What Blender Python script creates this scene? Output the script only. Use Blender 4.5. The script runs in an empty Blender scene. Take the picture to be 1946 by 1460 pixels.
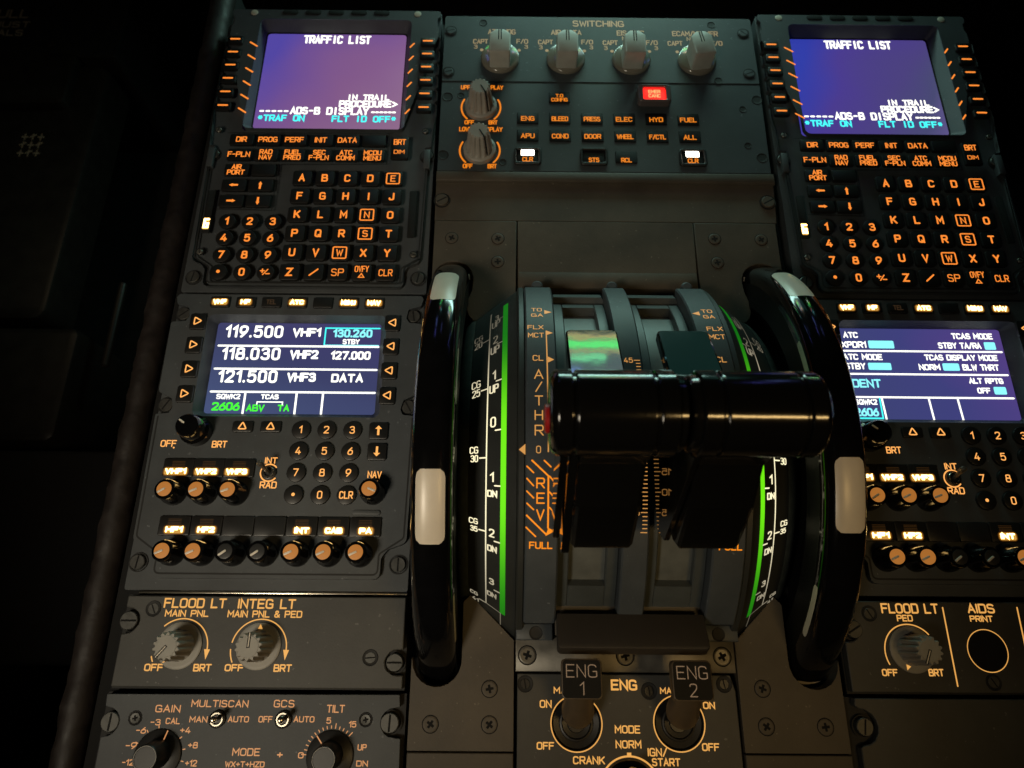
import bpy, bmesh, math, random
from mathutils import Matrix, Vector
random.seed(7)
S = 0.001                      # everything below is written in millimetres
sc = bpy.context.scene
col = sc.collection
R = math.radians

# ------------------------------------------------------------------ camera, world, lamps, exposure
cd = bpy.data.cameras.new('camera'); cam = bpy.data.objects.new('camera', cd); col.objects.link(cam)
cd.sensor_width = 36.0; cd.lens = 36.0 * 1280.0 / 1946.0; cd.clip_start = 0.005; cd.clip_end = 20
ca, sa = math.cos(0.3456325), math.sin(0.3456325); cb, sb = math.cos(-0.0029177), math.sin(-0.0029177)
cc, ss = math.cos(0.0078835), math.sin(0.0078835)
Rx = Matrix(((1, 0, 0), (0, ca, -sa), (0, sa, ca))); Ry = Matrix(((cb, 0, sb), (0, 1, 0), (-sb, 0, cb)))
Rz = Matrix(((cc, -ss, 0), (ss, cc, 0), (0, 0, 1)))
cam.matrix_world = Matrix.Translation((0, 0, 371 * S)) @ (Ry @ Rx @ Rz).to_4x4()
cd.dof.use_dof = True; cd.dof.focus_distance = 0.36; cd.dof.aperture_fstop = 12.0
sc.camera = cam

w = bpy.data.worlds.new('World'); sc.world = w; w.use_nodes = True
bg = w.node_tree.nodes['Background']; bg.inputs[0].default_value = (0.5, 0.55, 0.6, 1); bg.inputs[1].default_value = 0.0015
sc.view_settings.view_transform = 'Standard'; sc.view_settings.look = 'None'
sc.view_settings.exposure = 0.0; sc.view_settings.gamma = 1.0; sc.view_settings.use_curve_mapping = False
sc.cycles.use_denoising = True; sc.cycles.max_bounces = 6; sc.cycles.sample_clamp_indirect = 3.0
sc.cycles.use_light_tree = True

def lamp(name, loc, target, sx, sy, power, color, spread=180, spin=0.0):
    l = bpy.data.lights.new(name, 'AREA'); l.shape = 'RECTANGLE'; l.size = sx * S; l.size_y = sy * S
    l.energy = power; l.color = color; l.spread = R(spread)
    o = bpy.data.objects.new(name, l); col.objects.link(o)
    o.location = Vector(loc) * S
    d = (Vector(target) - Vector(loc)).normalized()
    zz = -d; xx = (Vector((1, 0, 0)) - zz * zz.x).normalized(); yy = zz.cross(xx)      # long side kept along the aircraft's x axis
    o.rotation_euler = Matrix((xx, yy, zz)).transposed().to_euler()
    return o
# the warm map lamp over the left seat, the dome strip overhead, and the instrument displays north of the pedestal
lamp('map_lamp', (-330, -240, 620), (-110, 110, 0), 150, 150, 0.235, (1.0, 0.87, 0.66), 53)
lamp('footwell_lamp', (-430, 430, 40), (-560, 500, -250), 30, 30, 0.03, (1.0, 0.75, 0.45))
lamp('display_lamp', (225, 641, 140), (82, 120, 87), 90, 80, 0.0045, (0.25, 0.9, 0.75))
lamp('dome_strip_lamp', (285, -156, 650), (40, 20, 0), 175, 40, 0.050, (1.0, 0.64, 0.24), 46)
lamp('display_lamp', (90, 640, 66), (60, 170, 15), 260, 44, 0.60, (0.56, 1.0, 0.88))
lamp('display_lamp', (122, 641, 146), (60, 120, 87), 116, 70, 0.034, (0.62, 0.95, 1.0))
lamp('display_green_line_lamp', (106, 638, 126), (60, 120, 87), 74, 9, 0.020, (0.03, 1.0, 0.10))
lamp('display_green_line_lamp', (96, 638, 143), (60, 120, 87), 44, 5, 0.007, (0.15, 1.0, 0.35))
lamp('display_amber_line_lamp', (108, 637, 116), (60, 120, 87), 84, 2.5, 0.006, (1.0, 0.62, 0.08))
lamp('display_amber_line_lamp', (112, 637, 135), (60, 120, 87), 90, 2, 0.004, (1.0, 0.55, 0.12))
lamp('display_orange_lamp', (128, 637, 172), (60, 120, 87), 40, 9, 0.010, (1.0, 0.55, 0.22))
lamp('display_blue_lamp', (78, 637, 163), (60, 120, 87), 18, 10, 0.003, (0.15, 0.35, 1.0))
lamp('display_red_lamp', (80, 637, 172), (60, 120, 87), 14, 7, 0.002, (1.0, 0.12, 0.15))
for dx_, tx_ in ((-88, -36), (362, 156)):        # the pilots' flight displays left and right, each a few bright symbols
    for nm, ox, z, wx, wz, p, c in (('green', 2, 92, 15, 9, .0040, (.05, 1, .12)), ('white', -5, 72, 7, 8, .0026, (.8, 1, .95)), ('amber', 8, 80, 6, 5, .0012, (1, .75, .2)), ('green', -10, 112, 7, 14, .0026, (.1, 1, .3)),
            ('red', -8, 146, 7, 5, .0012, (1, .25, .35)), ('cyan', 6, 160, 12, 14, .0022, (.25, .85, .9)), ('blue', -46, 250, 16, 60, .0060, (.25, .35, 1)), ('blue', -62, 330, 12, 50, .0050, (.2, .2, 1)), ('blue', 44, 300, 10, 60, .0022, (.25, .3, 1))):
        lamp('display_' + nm + '_lamp', (dx_ + ox, 640, z), (tx_, 160, 50), wx, wz, p, c)

# ------------------------------------------------------------------ materials
MATS = {}
def mat(name, base=(.1, .1, .1), rough=.5, metal=0.0, emit=None, strength=0.0, coat=0.0, bump=0.0, bscale=900, var=0.0, vscale=60, spec=.5,
        grad=None, sample=True, speck=0.0):
    m = bpy.data.materials.new(name); m.use_nodes = True; nt = m.node_tree; N = nt.nodes; L = nt.links
    b = N['Principled BSDF']
    b.inputs['Base Color'].default_value = (*base, 1); b.inputs['Roughness'].default_value = rough
    b.inputs['Metallic'].default_value = metal; b.inputs['Specular IOR Level'].default_value = spec
    b.inputs['Coat Weight'].default_value = coat; b.inputs['Coat Roughness'].default_value = .06
    tc = N.new('ShaderNodeTexCoord')
    if var:
        n = N.new('ShaderNodeTexNoise'); n.inputs['Scale'].default_value = vscale; n.inputs['Detail'].default_value = 5
        L.new(tc.outputs['Object'], n.inputs['Vector'])
        r = N.new('ShaderNodeValToRGB')
        r.color_ramp.elements[0].position = .3; r.color_ramp.elements[1].position = .72
        r.color_ramp.elements[0].color = (*[c * (1 - var) for c in base], 1)
        r.color_ramp.elements[1].color = (*[min(1, c * (1 + var)) for c in base], 1)
        L.new(n.outputs['Fac'], r.inputs['Fac']); L.new(r.outputs['Color'], b.inputs['Base Color'])
        mr = N.new('ShaderNodeMapRange'); mr.inputs['To Min'].default_value = max(.02, rough * (1 - var)); mr.inputs['To Max'].default_value = min(1, rough * (1 + var))
        L.new(n.outputs['Fac'], mr.inputs['Value']); L.new(mr.outputs['Result'], b.inputs['Roughness'])
    if speck:
        n3 = N.new('ShaderNodeTexNoise'); n3.inputs['Scale'].default_value = 420; n3.inputs['Detail'].default_value = 2; L.new(tc.outputs['Object'], n3.inputs['Vector'])
        r3 = N.new('ShaderNodeMapRange'); r3.inputs['From Min'].default_value = .715; r3.inputs['From Max'].default_value = .76; L.new(n3.outputs['Fac'], r3.inputs['Value'])
        n4 = N.new('ShaderNodeTexNoise'); n4.inputs['Scale'].default_value = 14; n4.inputs['Detail'].default_value = 6; n4.inputs['Roughness'].default_value = .7; L.new(tc.outputs['Object'], n4.inputs['Vector'])
        r4 = N.new('ShaderNodeMapRange'); r4.inputs['From Min'].default_value = .35; r4.inputs['From Max'].default_value = .7; r4.inputs['To Min'].default_value = .80; r4.inputs['To Max'].default_value = 1.22; L.new(n4.outputs['Fac'], r4.inputs['Value'])
        src = b.inputs['Base Color'].links[0].from_socket
        mu = N.new('ShaderNodeVectorMath'); mu.operation = 'SCALE'; L.new(src, mu.inputs[0]); L.new(r4.outputs[0], mu.inputs['Scale'])
        mx = N.new('ShaderNodeMix'); mx.data_type = 'RGBA'; mx.inputs['B'].default_value = (*[min(1, c * 2.2 + .05) for c in base], 1)
        m9 = N.new('ShaderNodeMath'); m9.operation = 'MULTIPLY'; m9.inputs[1].default_value = speck; L.new(r3.outputs[0], m9.inputs[0])
        L.new(m9.outputs[0], mx.inputs['Factor']); L.new(mu.outputs[0], mx.inputs['A']); L.new(mx.outputs['Result'], b.inputs['Base Color'])
    if bump:
        n2 = N.new('ShaderNodeTexNoise'); n2.inputs['Scale'].default_value = bscale; n2.inputs['Detail'].default_value = 4
        L.new(tc.outputs['Object'], n2.inputs['Vector'])
        bp = N.new('ShaderNodeBump'); bp.inputs['Strength'].default_value = bump; bp.inputs['Distance'].default_value = .0004
        L.new(n2.outputs['Fac'], bp.inputs['Height']); L.new(bp.outputs['Normal'], b.inputs['Normal'])
    if emit:
        b.inputs['Emission Color'].default_value = (*emit, 1); b.inputs['Emission Strength'].default_value = strength
        if not sample: m.cycles.emission_sampling = 'NONE'
    if grad: grad(nt, b, tc)
    MATS[name] = m
    return m

mat('gray_paint', (0.060, 0.067, 0.073), .55, bump=.12, var=.10, vscale=45, speck=.6)
mat('panel_paint', (0.058, 0.058, 0.054), .55, bump=.12, var=.10, vscale=45, speck=.6)
mat('ecam_paint', (0.047, 0.058, 0.063), .55, bump=.10, var=.08, vscale=45, speck=.6)
mat('cover_paint', (0.080, 0.067, 0.050), .6, bump=.16, bscale=700, var=.14, vscale=35, speck=.6)
mat('quadrant_paint', (0.056, 0.067, 0.078), .5, bump=.10, var=.10, vscale=60, speck=.6)
mat('recess_paint', (0.060, 0.070, 0.073), .42, bump=.10, var=.12, vscale=70, speck=.6)
mat('drum_metal', (.12, .13, .125), .42, metal=.1, bump=.08, var=.2, vscale=90)
mat('scale_face', (.028, .031, .030), .45, bump=.06, var=.1)
mat('shell_black', (.05, .06, .055), .35, bump=.5, bscale=220, var=.3, vscale=200)
mat('void_black', (.004, .004, .004), .9)
mat('key_black', (.012, .0115, .011), .42, bump=.05)
mat('gloss_black', (.004, .004, .0045), .12, coat=.25, spec=.5, var=.2, vscale=90)
mat('paddle_black', (.006, .007, .007), .06, spec=.75, bump=.09, bscale=75)
mat('key_flat', (.008, .008, .008), .6, spec=.2)
mat('lever_black', (.005, .005, .005), .12, spec=.6, bump=.05, bscale=420)
mat('link_gloss', (.005, .005, .005), .035, spec=.9)
mat('flank_black', (.006, .006, .006), .5, spec=.2)
mat('cap_face', (.006, .006, .006), .6, spec=.2)
mat('dark_plastic', (.02, .02, .02), .4, bump=.05)
mat('hood_dark', (.03, .026, .022), .55, bump=.12, var=.1)
mat('knob_gray', (.32, .305, .27), .5, bump=.08, var=.1, vscale=120)
mat('knob_pale', (.50, .51, .46), .5, bump=.06, var=.1, vscale=120)
mat('skirt_clear', (.24, .225, .18), .16, spec=.9, coat=.5)
mat('white_mark', (.76, .69, .58), .3, var=.06, vscale=80, bump=.03)
mat('white_line', (.75, .72, .65), .5)
mat('gasket', (.012, .012, .012), .7)
mat('screw_steel', (.085, .085, .08), .45, metal=.5, var=.2, vscale=300)
mat('bracket_steel', (.16, .15, .13), .42, metal=.5, var=.25, vscale=120, bump=.1)
mat('bright_metal', (.6, .55, .45), .25, metal=1.0)
mat('red_plastic', (.55, .02, .02), .35)
mat('clear_guard', (.13, .11, .11), .15, spec=.9)
mat('beige_stem', (.085, .062, .038), .45, var=.15, vscale=150)
mat('leather', (.016, .0115, .010), .58, bump=1.0, bscale=170, var=.3, vscale=140)
mat('floor_dark', (.009, .0085, .008), .7, bump=.2, var=.2)
mat('pedal_dark', (.018, .015, .012), .45, var=.2, bump=.1)
mat('faint_print', (.40, .33, .24), .6)
mat('dust_dot', (.5, .45, .36), .6)
# emissive materials, the painted bloom around lit labels among them
AMB = (1.0, .265, .034); GOLD = (1.0, .50, .12)
mat('amber_text', (.02, .01, .0), .5, emit=AMB, strength=1.12, sample=False)
mat('ecam_amber', (.02, .01, .0), .5, emit=(1.0, .26, .012), strength=.85, sample=False)
mat('gold_text', (.1, .08, .04), .5, emit=(1.0, .47, .105), strength=.80, sample=False)
mat('radar_text', (.1, .07, .04), .5, emit=(1.0, .42, .15), strength=.60, sample=False)
mat('band_text', (.1, .08, .04), .5, emit=(1.0, .45, .11), strength=.62, sample=False)
mat('rev_text', (.1, .05, .01), .5, emit=(1.0, .27, .008), strength=.98, sample=False)
mat('rmp_text', (.1, .08, .04), .5, emit=(1.0, .42, .10), strength=1.15, sample=False)
mat('lit_label', (.1, .08, .04), .5, emit=(1.0, .62, .20), strength=6.5)
mat('painted_bloom', (.02, .01, .0), .5, emit=(1.0, .50, .09), strength=.62, sample=False)  # this and the next two paint bloom around lit lettering
mat('painted_bloom_mid', (.02, .01, .0), .5, emit=(1.0, .42, .05), strength=.24, sample=False)
mat('painted_bloom_outer', (.02, .01, .0), .5, emit=(1.0, .30, .02), strength=.09, sample=False)
mat('key_bars', (.02, .01, .0), .5, emit=(1.0, .42, .10), strength=.05, sample=False)
mat('dim_text', (.03, .025, .02), .5, emit=(1.0, .5, .2), strength=.035, sample=False)
mat('knob_lit', (.13, .06, .02), .5, emit=(1.0, .36, .065), strength=.36, var=.1, vscale=200)
mat('eng_engraved', (.2, .16, .12), .5, emit=(1.0, .64, .40), strength=.13, sample=False)
mat('red_lit', (.2, .01, .01), .4, emit=(1.0, .012, .008), strength=2.4)
mat('red_lit_text', (.2, .02, .01), .4, emit=(1.0, .34, .12), strength=1.6, sample=False)
mat('white_lit', (.5, .5, .5), .4, emit=(1.0, .86, .70), strength=7.0)
mat('screen_white', (0, 0, 0), .4, emit=(1.0, 1.0, .90), strength=1.5, sample=False)
mat('screen_cyan', (0, 0, 0), .4, emit=(.06, .9, .86), strength=1.25, sample=False)
mat('screen_pale', (0, 0, 0), .4, emit=(.28, .95, 1.0), strength=1.1, sample=False)
mat('screen_green', (0, 0, 0), .4, emit=(.07, .95, .04), strength=1.1, sample=False)

def arc_grad(c_mid, c_end, s_mid, s_end):
    def f(nt, b, tc):
        N = nt.nodes; L = nt.links; sx = N.new('ShaderNodeSeparateXYZ'); L.new(tc.outputs['Object'], sx.inputs[0])
        mr = N.new('ShaderNodeMath'); mr.operation = 'ABSOLUTE'
        ad = N.new('ShaderNodeMath'); ad.operation = 'ADD'; ad.inputs[1].default_value = 20 * S
        L.new(sx.outputs['Y'], ad.inputs[0]); L.new(ad.outputs[0], mr.inputs[0])
        t = N.new('ShaderNodeMapRange'); t.inputs['From Min'].default_value = 15 * S; t.inputs['From Max'].default_value = 78 * S
        t.interpolation_type = 'SMOOTHSTEP'; L.new(mr.outputs[0], t.inputs['Value'])
        r = N.new('ShaderNodeMix'); r.data_type = 'RGBA'; r.inputs['A'].default_value = (*c_mid, 1); r.inputs['B'].default_value = (*c_end, 1)
        L.new(t.outputs[0], r.inputs['Factor']); L.new(r.outputs['Result'], b.inputs['Emission Color'])
        t2 = N.new('ShaderNodeMapRange'); t2.inputs['To Min'].default_value = s_mid; t2.inputs['To Max'].default_value = s_end
        L.new(t.outputs[0], t2.inputs['Value']); L.new(t2.outputs[0], b.inputs['Emission Strength'])
    return f
# edge-lit scale: falloff towards the arc's ends is painted into the emission
mat('scale_green', (.01, .1, .01), .5, emit=(.2, 1, .02), strength=1, grad=arc_grad((.20, 1.0, .008), (.012, .5, .012), .85, .27))
mat('scale_white', (.1, .1, .08), .5, emit=(1, .9, .6), strength=1, grad=arc_grad((1.0, .90, .56), (1.0, .86, .62), 1.25, .09), sample=False)

def screen_grad(stops, axis, nscale, amp, strength, off=0.0):
    def f(nt, b, tc):
        N = nt.nodes; L = nt.links
        mp = N.new('ShaderNodeMapping'); L.new(tc.outputs['Generated'], mp.inputs[0])
        n = N.new('ShaderNodeTexNoise'); n.inputs['Scale'].default_value = nscale; n.inputs['Detail'].default_value = 1.5
        L.new(mp.outputs[0], n.inputs['Vector'])
        sx = N.new('ShaderNodeSeparateXYZ'); L.new(mp.outputs[0], sx.inputs[0])
        a = N.new('ShaderNodeMath'); a.operation = 'MULTIPLY_ADD'; a.inputs[1].default_value = amp; a.inputs[2].default_value = -amp / 2 + off
        L.new(n.outputs['Fac'], a.inputs[0])
        m1 = N.new('ShaderNodeMath'); m1.operation = 'MULTIPLY'; m1.inputs[1].default_value = axis[0]; L.new(sx.outputs['X'], m1.inputs[0])
        m2 = N.new('ShaderNodeMath'); m2.operation = 'MULTIPLY_ADD'; m2.inputs[1].default_value = axis[1]; L.new(sx.outputs['Y'], m2.inputs[0]); L.new(m1.outputs[0], m2.inputs[2])
        s = N.new('ShaderNodeMath'); s.operation = 'ADD'; L.new(a.outputs[0], s.inputs[0]); L.new(m2.outputs[0], s.inputs[1])
        r = N.new('ShaderNodeValToRGB'); e = r.color_ramp.elements
        e[0].position = stops[0][0]; e[0].color = (*stops[0][1], 1); e[1].position = stops[-1][0]; e[1].color = (*stops[-1][1], 1)
        for p, c in stops[1:-1]: k = e.new(p); k.color = (*c, 1)
        L.new(s.outputs[0], r.inputs['Fac']); L.new(r.outputs['Color'], b.inputs['Emission Color'])
        b.inputs['Emission Strength'].default_value = strength
    return f
mat('cdu_screen_mauve', (0, 0, 0), .25, emit=(1, 1, 1), strength=1,
    grad=screen_grad([(0, (.085, .062, .36)), (.25, (.155, .078, .29)), (.6, (.22, .10, .25)), (1, (.27, .145, .25))], (.75, -.5), 1.6, .5, 1.0, .38))
mat('cdu_screen_blue', (0, 0, 0), .25, emit=(1, 1, 1), strength=1,
    grad=screen_grad([(0, (.03, .045, .38)), (.3, (.068, .043, .27)), (.65, (.072, .054, .21)), (.85, (.066, .068, .17)), (1, (.12, .095, .27))], (.85, -.35), 1.6, .4, 1.0, .22))
mat('radio_screen_slate', (0, 0, 0), .25, emit=(1, 1, 1), strength=1,
    grad=screen_grad([(0, (.062, .085, .19)), (.5, (.046, .052, .135)), (1, (.052, .045, .15))], (.4, .6), 1.5, .4, 1.0))
mat('radio_screen_violet', (0, 0, 0), .25, emit=(1, 1, 1), strength=1,
    grad=screen_grad([(0, (.048, .058, .175)), (.5, (.050, .052, .20)), (1, (.10, .05, .24))], (.8, .15), 1.5, .4, 1.0))

# ------------------------------------------------------------------ mesh helpers
def rrect(cx, cy, wd, h, r, n=5):
    r = max(.01, min(r, wd / 2 - .001, h / 2 - .001)); P = []
    for qx, qy, a0 in ((1, 1, 0), (-1, 1, 90), (-1, -1, 180), (1, -1, 270)):
        for k in range(n + 1):
            a = R(a0 + 90 * k / n); P.append((cx + qx * (wd / 2 - r) + r * math.cos(a), cy + qy * (h / 2 - r) + r * math.sin(a)))
    return P
def circle(cx, cy, r, n=32): return [(cx + r * math.cos(2 * math.pi * k / n), cy + r * math.sin(2 * math.pi * k / n)) for k in range(n)]
def roundpoly(pts, n=4):                      # pts: (x, y, radius)
    out = []; m = len(pts)
    for i in range(m):
        p = Vector(pts[i][:2]); r = pts[i][2] if len(pts[i]) > 2 else 0
        if r <= 0: out.append(tuple(p)); continue
        a = (Vector(pts[i - 1][:2]) - p); b = (Vector(pts[(i + 1) % m][:2]) - p)
        la, lb = a.length, b.length; a.normalize(); b.normalize()
        ang = a.angle(b); d = min(r / math.tan(ang / 2), la * .49, lb * .49)
        p0 = p + a * d; p2 = p + b * d
        for k in range(n + 1):
            t = k / n; q = (1 - t) ** 2 * p0 + 2 * t * (1 - t) * p + t * t * p2; out.append((q.x, q.y))
    return out
def area2(P): return sum(P[i - 1][0] * P[i][1] - P[i][0] * P[i - 1][1] for i in range(len(P)))

class MB:
    def __init__(s): s.v = []; s.f = []; s.m = []; s.mats = []; s.xf = None
    def mi(s, name):
        if name not in s.mats: s.mats.append(name)
        return s.mats.index(name)
    def av(s, p):
        p = Vector(p)
        if s.xf: p = s.xf(p)
        s.v.append(p); return len(s.v) - 1
    def face(s, ids, m): s.f.append(tuple(ids)); s.m.append(s.mi(m))
    def loops(s, rings, m, closed=True, cap0=False, cap1=False):   # rings: lists of 3D points with equal length
        I = [[s.av(p) for p in r] for r in rings]; n = len(I[0])
        for a, b in zip(I, I[1:]):
            for k in range(n if closed else n - 1):
                j = (k + 1) % n; s.face((a[k], a[j], b[j], b[k]), m)
        if cap0: s.face(I[0][::-1], m)
        if cap1: s.face(I[-1], m)
    def prism(s, P, z0, z1, m, ch=0, inset=None, bottom=False):
        if area2(P) < 0: P = P[::-1]
        if ch and inset is None:
            n = len(P); Q = []
            for i in range(n):
                a = Vector(P[i - 1]); p = Vector(P[i]); b = Vector(P[(i + 1) % n])
                d = ((p - a).normalized() + (b - p).normalized()); d = d.normalized() if d.length > 1e-6 else Vector((1, 0))
                Q.append((p.x - d.y * ch, p.y + d.x * ch))
            inset = Q
        rings = [[(x, y, z0) for x, y in P], [(x, y, z1 - ch) for x, y in P]]
        if ch:
            M = [((x * .3 + u * .7), (y * .3 + v * .7)) for (x, y), (u, v) in zip(P, inset)]
            M = [(x + (u - x) * .3, y + (v - y) * .3) for (x, y), (u, v) in zip(P, inset)]
            rings += [[(x, y, z1 - ch * .3) for x, y in M], [(x, y, z1) for x, y in inset]]
        s.loops(rings, m, True, bottom, True)
    def box(s, x0, y0, z0, x1, y1, z1, m, ch=0):
        s.prism([(x0, y0), (x1, y0), (x1, y1), (x0, y1)], z0, z1, m, ch, bottom=True)
    def lathe(s, prof, c, m, n=40, cap=True, flute=None):     # prof: (r, z) from the bottom up, axis z
        rings = []
        for r, z in prof:
            ring = []
            for k in range(n):
                a = 2 * math.pi * k / n; rr = r
                if flute and flute[2] <= z <= flute[3]: rr = r * (1 - flute[1] * (.5 + .5 * math.tanh(3.5 * math.cos(flute[0] * a))))
                ring.append((c[0] + rr * math.cos(a), c[1] + rr * math.sin(a), c[2] + z))
            rings.append(ring)
        s.loops(rings, m, True, False, cap)
    def plate(s, outer, holes, z0, z1, m, hole_z=None):       # a flat plate with openings
        loops = [outer if area2(outer) > 0 else outer[::-1]] + [h if area2(h) < 0 else h[::-1] for h in holes]
        bm = bmesh.new(); eds = []
        for lp in loops:
            vs = [bm.verts.new((x, y, 0)) for x, y in lp]
            eds += [bm.edges.new((vs[i - 1], vs[i])) for i in range(len(vs))]
        bmesh.ops.triangle_fill(bm, use_beauty=True, use_dissolve=False, edges=eds)
        bm.verts.index_update(); base = {}
        for v in bm.verts: base[v.index] = s.av((v.co.x, v.co.y, z1))
        for f in bm.faces:
            ids = [base[v.index] for v in f.verts]
            s.face(ids if f.normal.z >= 0 else ids[::-1], m)
        off = 0
        for li, lp in enumerate(loops):
            n = len(lp); zb = z0 if li == 0 or hole_z is None else hole_z
            B = [s.av((x, y, zb)) for x, y in lp]
            for k in range(n):
                j = (k + 1) % n; s.face((B[k], B[j], base[off + j], base[off + k]), m)
            off += n
        bm.free()

ORG = {}
def make(name, mb, parent=None, origin=None, bevel=0, smooth=40):
    if parent is not None: org = ORG[parent.name]
    else: org = Vector(origin if origin else (0, 0, 0))
    me = bpy.data.meshes.new(name)
    me.from_pydata([((p - org) * S)[:] for p in mb.v], [], mb.f); me.update()
    for n in mb.mats: me.materials.append(MATS[n])
    me.polygons.foreach_set('material_index', mb.m)
    me.polygons.foreach_set('use_smooth', [True] * len(mb.f)); me.set_sharp_from_angle(angle=R(smooth))
    o = bpy.data.objects.new(name, me); col.objects.link(o)
    if parent is not None: o.parent = parent
    else: o.location = org * S
    ORG[o.name] = org
    if bevel:
        b = o.modifiers.new('edge', 'BEVEL'); b.width = bevel * S; b.segments = 2; b.limit_method = 'ANGLE'; b.angle_limit = R(40); b.harden_normals = False
    return o
def empty(name, loc, label, cat, group=None):
    o = bpy.data.objects.new(name, None); col.objects.link(o); o.location = Vector(loc) * S; o.empty_display_size = .02
    ORG[o.name] = Vector(loc); tag(o, label, cat, group); return o
def tag(o, label=None, cat=None, group=None, kind=None):
    if label: o['label'] = label
    if cat: o['category'] = cat
    if group: o['group'] = group
    if kind: o['kind'] = kind
    return o
def kids(o): return [c for c in bpy.data.objects if c.parent == o]
def copy_tree(o, skip=(), parent=None):
    c = o.copy(); col.objects.link(c)
    if parent is not None: c.parent = parent
    ORG[c.name] = ORG[o.name]
    for k in kids(o):
        if k.name.split('.')[0] not in skip: copy_tree(k, skip, c)
    return c

# ------------------------------------------------------------------ stroke lettering (DIN-like engraving)
G = {
'A': '0,0 2,6 4,0;.75,2 3.25,2', 'B': '0,0 0,6;c0,6 2.2,6 3.7,6 3.7,3.1 2.2,3.1 0,3.1;c2.2,3.1 4.1,3.1 4.1,0 2.2,0 0,0',
'C': 'c3.8,5.0 3.2,6 0,6 0,3 0,0 3.2,0 3.8,1.0', 'D': '0,0 0,6;c0,6 1.4,6 4,6 4,3 4,0 1.4,0 0,0', 'E': '3.7,6 0,6 0,0 3.7,0;0,3.1 3.2,3.1',
'F': '3.7,6 0,6 0,0;0,3.1 3.2,3.1', 'G': 'c3.7,5.0 3.2,6 0,6 0,3 0,0 4,0 4,1.4 4,2.8;4,2.8 2.2,2.8', 'H': '0,0 0,6;4,0 4,6;0,3.1 4,3.1',
'I': '0,0 0,6', 'J': 'c0,1.4 0,0 3.2,0 3.2,2.6 3.2,6', 'K': '0,0 0,6;3.9,6 0,2.1;1.4,3.5 4,0', 'L': '0,6 0,0 3.5,0',
'M': '0,0 0,6 2.3,2.2 4.6,6 4.6,0', 'N': '0,0 0,6 4,0 4,6', 'O': 'o0,3 0,6 4,6 4,3 4,0 0,0', 'P': '0,0 0,6;c0,6 2.2,6 4,6 4,2.8 2.2,2.8 0,2.8',
'Q': 'o0,3 0,6 4,6 4,3 4,0 0,0;2.4,1.6 4.1,-.2', 'R': '0,0 0,6;c0,6 2.2,6 4,6 4,2.8 2.2,2.8 0,2.8;2,2.8 4,0',
'S': 'c3.6,5.3 2.9,6 .1,6 .1,3.3 2,3.1 3.9,2.8 3.9,0 .8,0 .1,.8', 'T': '0,6 4,6;2,6 2,0', 'U': 'c0,6 0,3 0,0 4,0 4,3 4,6', 'V': '0,6 2,0 4,6',
'W': '0,6 1.2,0 2.5,4.6 3.8,0 5,6', 'X': '0,6 4,0;4,6 0,0', 'Y': '0,6 2,2.9 4,6;2,2.9 2,0', 'Z': '0,6 4,6 0,0 4,0',
'0': 'o0,3 0,6 3.6,6 3.6,3 3.6,0 0,0', '1': '0,4.5 1.7,6 1.7,0', '2': 'c.1,4.9 .3,6 3.8,6 3.8,3.6 2,2 0,0;0,0 3.9,0',
'3': 'c.2,5.2 .8,6 3.6,6 3.6,3.2 1.5,3.15;c1.5,3.15 3.9,3.1 3.9,0 .7,0 .1,.8', '4': '2.3,6 0,1.5 4,1.5;2.9,3.2 2.9,0',
'5': '3.6,6 .5,6 .3,3.1;c.3,3.1 1,3.9 3.9,3.9 3.9,0 .8,0 .1,.8', '6': 'c3,6 1.6,4.6 0,2.6 0,0 3.8,0 3.8,3.7 1.6,3.8 .5,3',
'7': '0,6 3.8,6 1.3,0', '8': 'o.3,4.6 .3,6 3.5,6 3.5,4.6 3.5,3.2 .3,3.2;o0,1.6 0,3.2 3.8,3.2 3.8,1.6 3.8,0 0,0',
'9': 'c.8,0 2.2,1.4 3.8,3.4 3.8,6 0,6 0,2.3 2.2,2.2 3.3,3', '.': '0,0 0,.25', '-': '0,3 2.6,3', '+': '0,3 3.4,3;1.7,1.3 1.7,4.7', '/': '0,-.3 3,6.3',
'&': 'c4,0 .6,4 .6,6 2.8,6 2.8,4.2 0,2.8 0,0 2.8,0 3.9,2.4', '*': '0,3.6 3,3.6;.7,5 2.3,2.2;2.3,5 .7,2.2', '>': '0,5.2 3.4,3 0,.8', '=': '0,3.6 3.2,3.6;0,2.4 3.2,2.4'}
GW = {'I': 0, '1': 1.7, '.': 0, '-': 2.6, '+': 3.4, '/': 3, 'M': 4.6, 'W': 5, 'J': 3.2, 'L': 3.5, 'E': 3.7, 'F': 3.7, '0': 3.6, '2': 3.9, '3': 3.9, '5': 3.9, '6': 3.8,
      '7': 3.8, '8': 3.8, '9': 3.8, '*': 3, '>': 3.4, '=': 3.2, ' ': 2.2}
def chaikin(P, closed, n=2):
    for _ in range(n):
        Q = []
        if closed:
            for i in range(len(P)):
                a, b = P[i], P[(i + 1) % len(P)]; Q += [(.75 * a[0] + .25 * b[0], .75 * a[1] + .25 * b[1]), (.25 * a[0] + .75 * b[0], .25 * a[1] + .75 * b[1])]
        else:
            Q = [P[0]]
            for i in range(len(P) - 1):
                a, b = P[i], P[i + 1]
                if i > 0: Q.append((.75 * a[0] + .25 * b[0], .75 * a[1] + .25 * b[1]))
                if i < len(P) - 2: Q.append((.25 * a[0] + .75 * b[0], .25 * a[1] + .75 * b[1]))
            Q.append(P[-1])
        P = Q
    return P
GS = {}
for ch, d in G.items():
    L_ = []
    for st in d.split(';'):
        cl = st[0] == 'o'; cu = st[0] in 'co'
        if cu: st = st[1:]
        P = [tuple(float(t) for t in q.split(',')) for q in st.split()]
        if cu: P = chaikin(P, cl, 2)
        L_.append((P, cl))
    GS[ch] = L_
ZK = [0]
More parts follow.
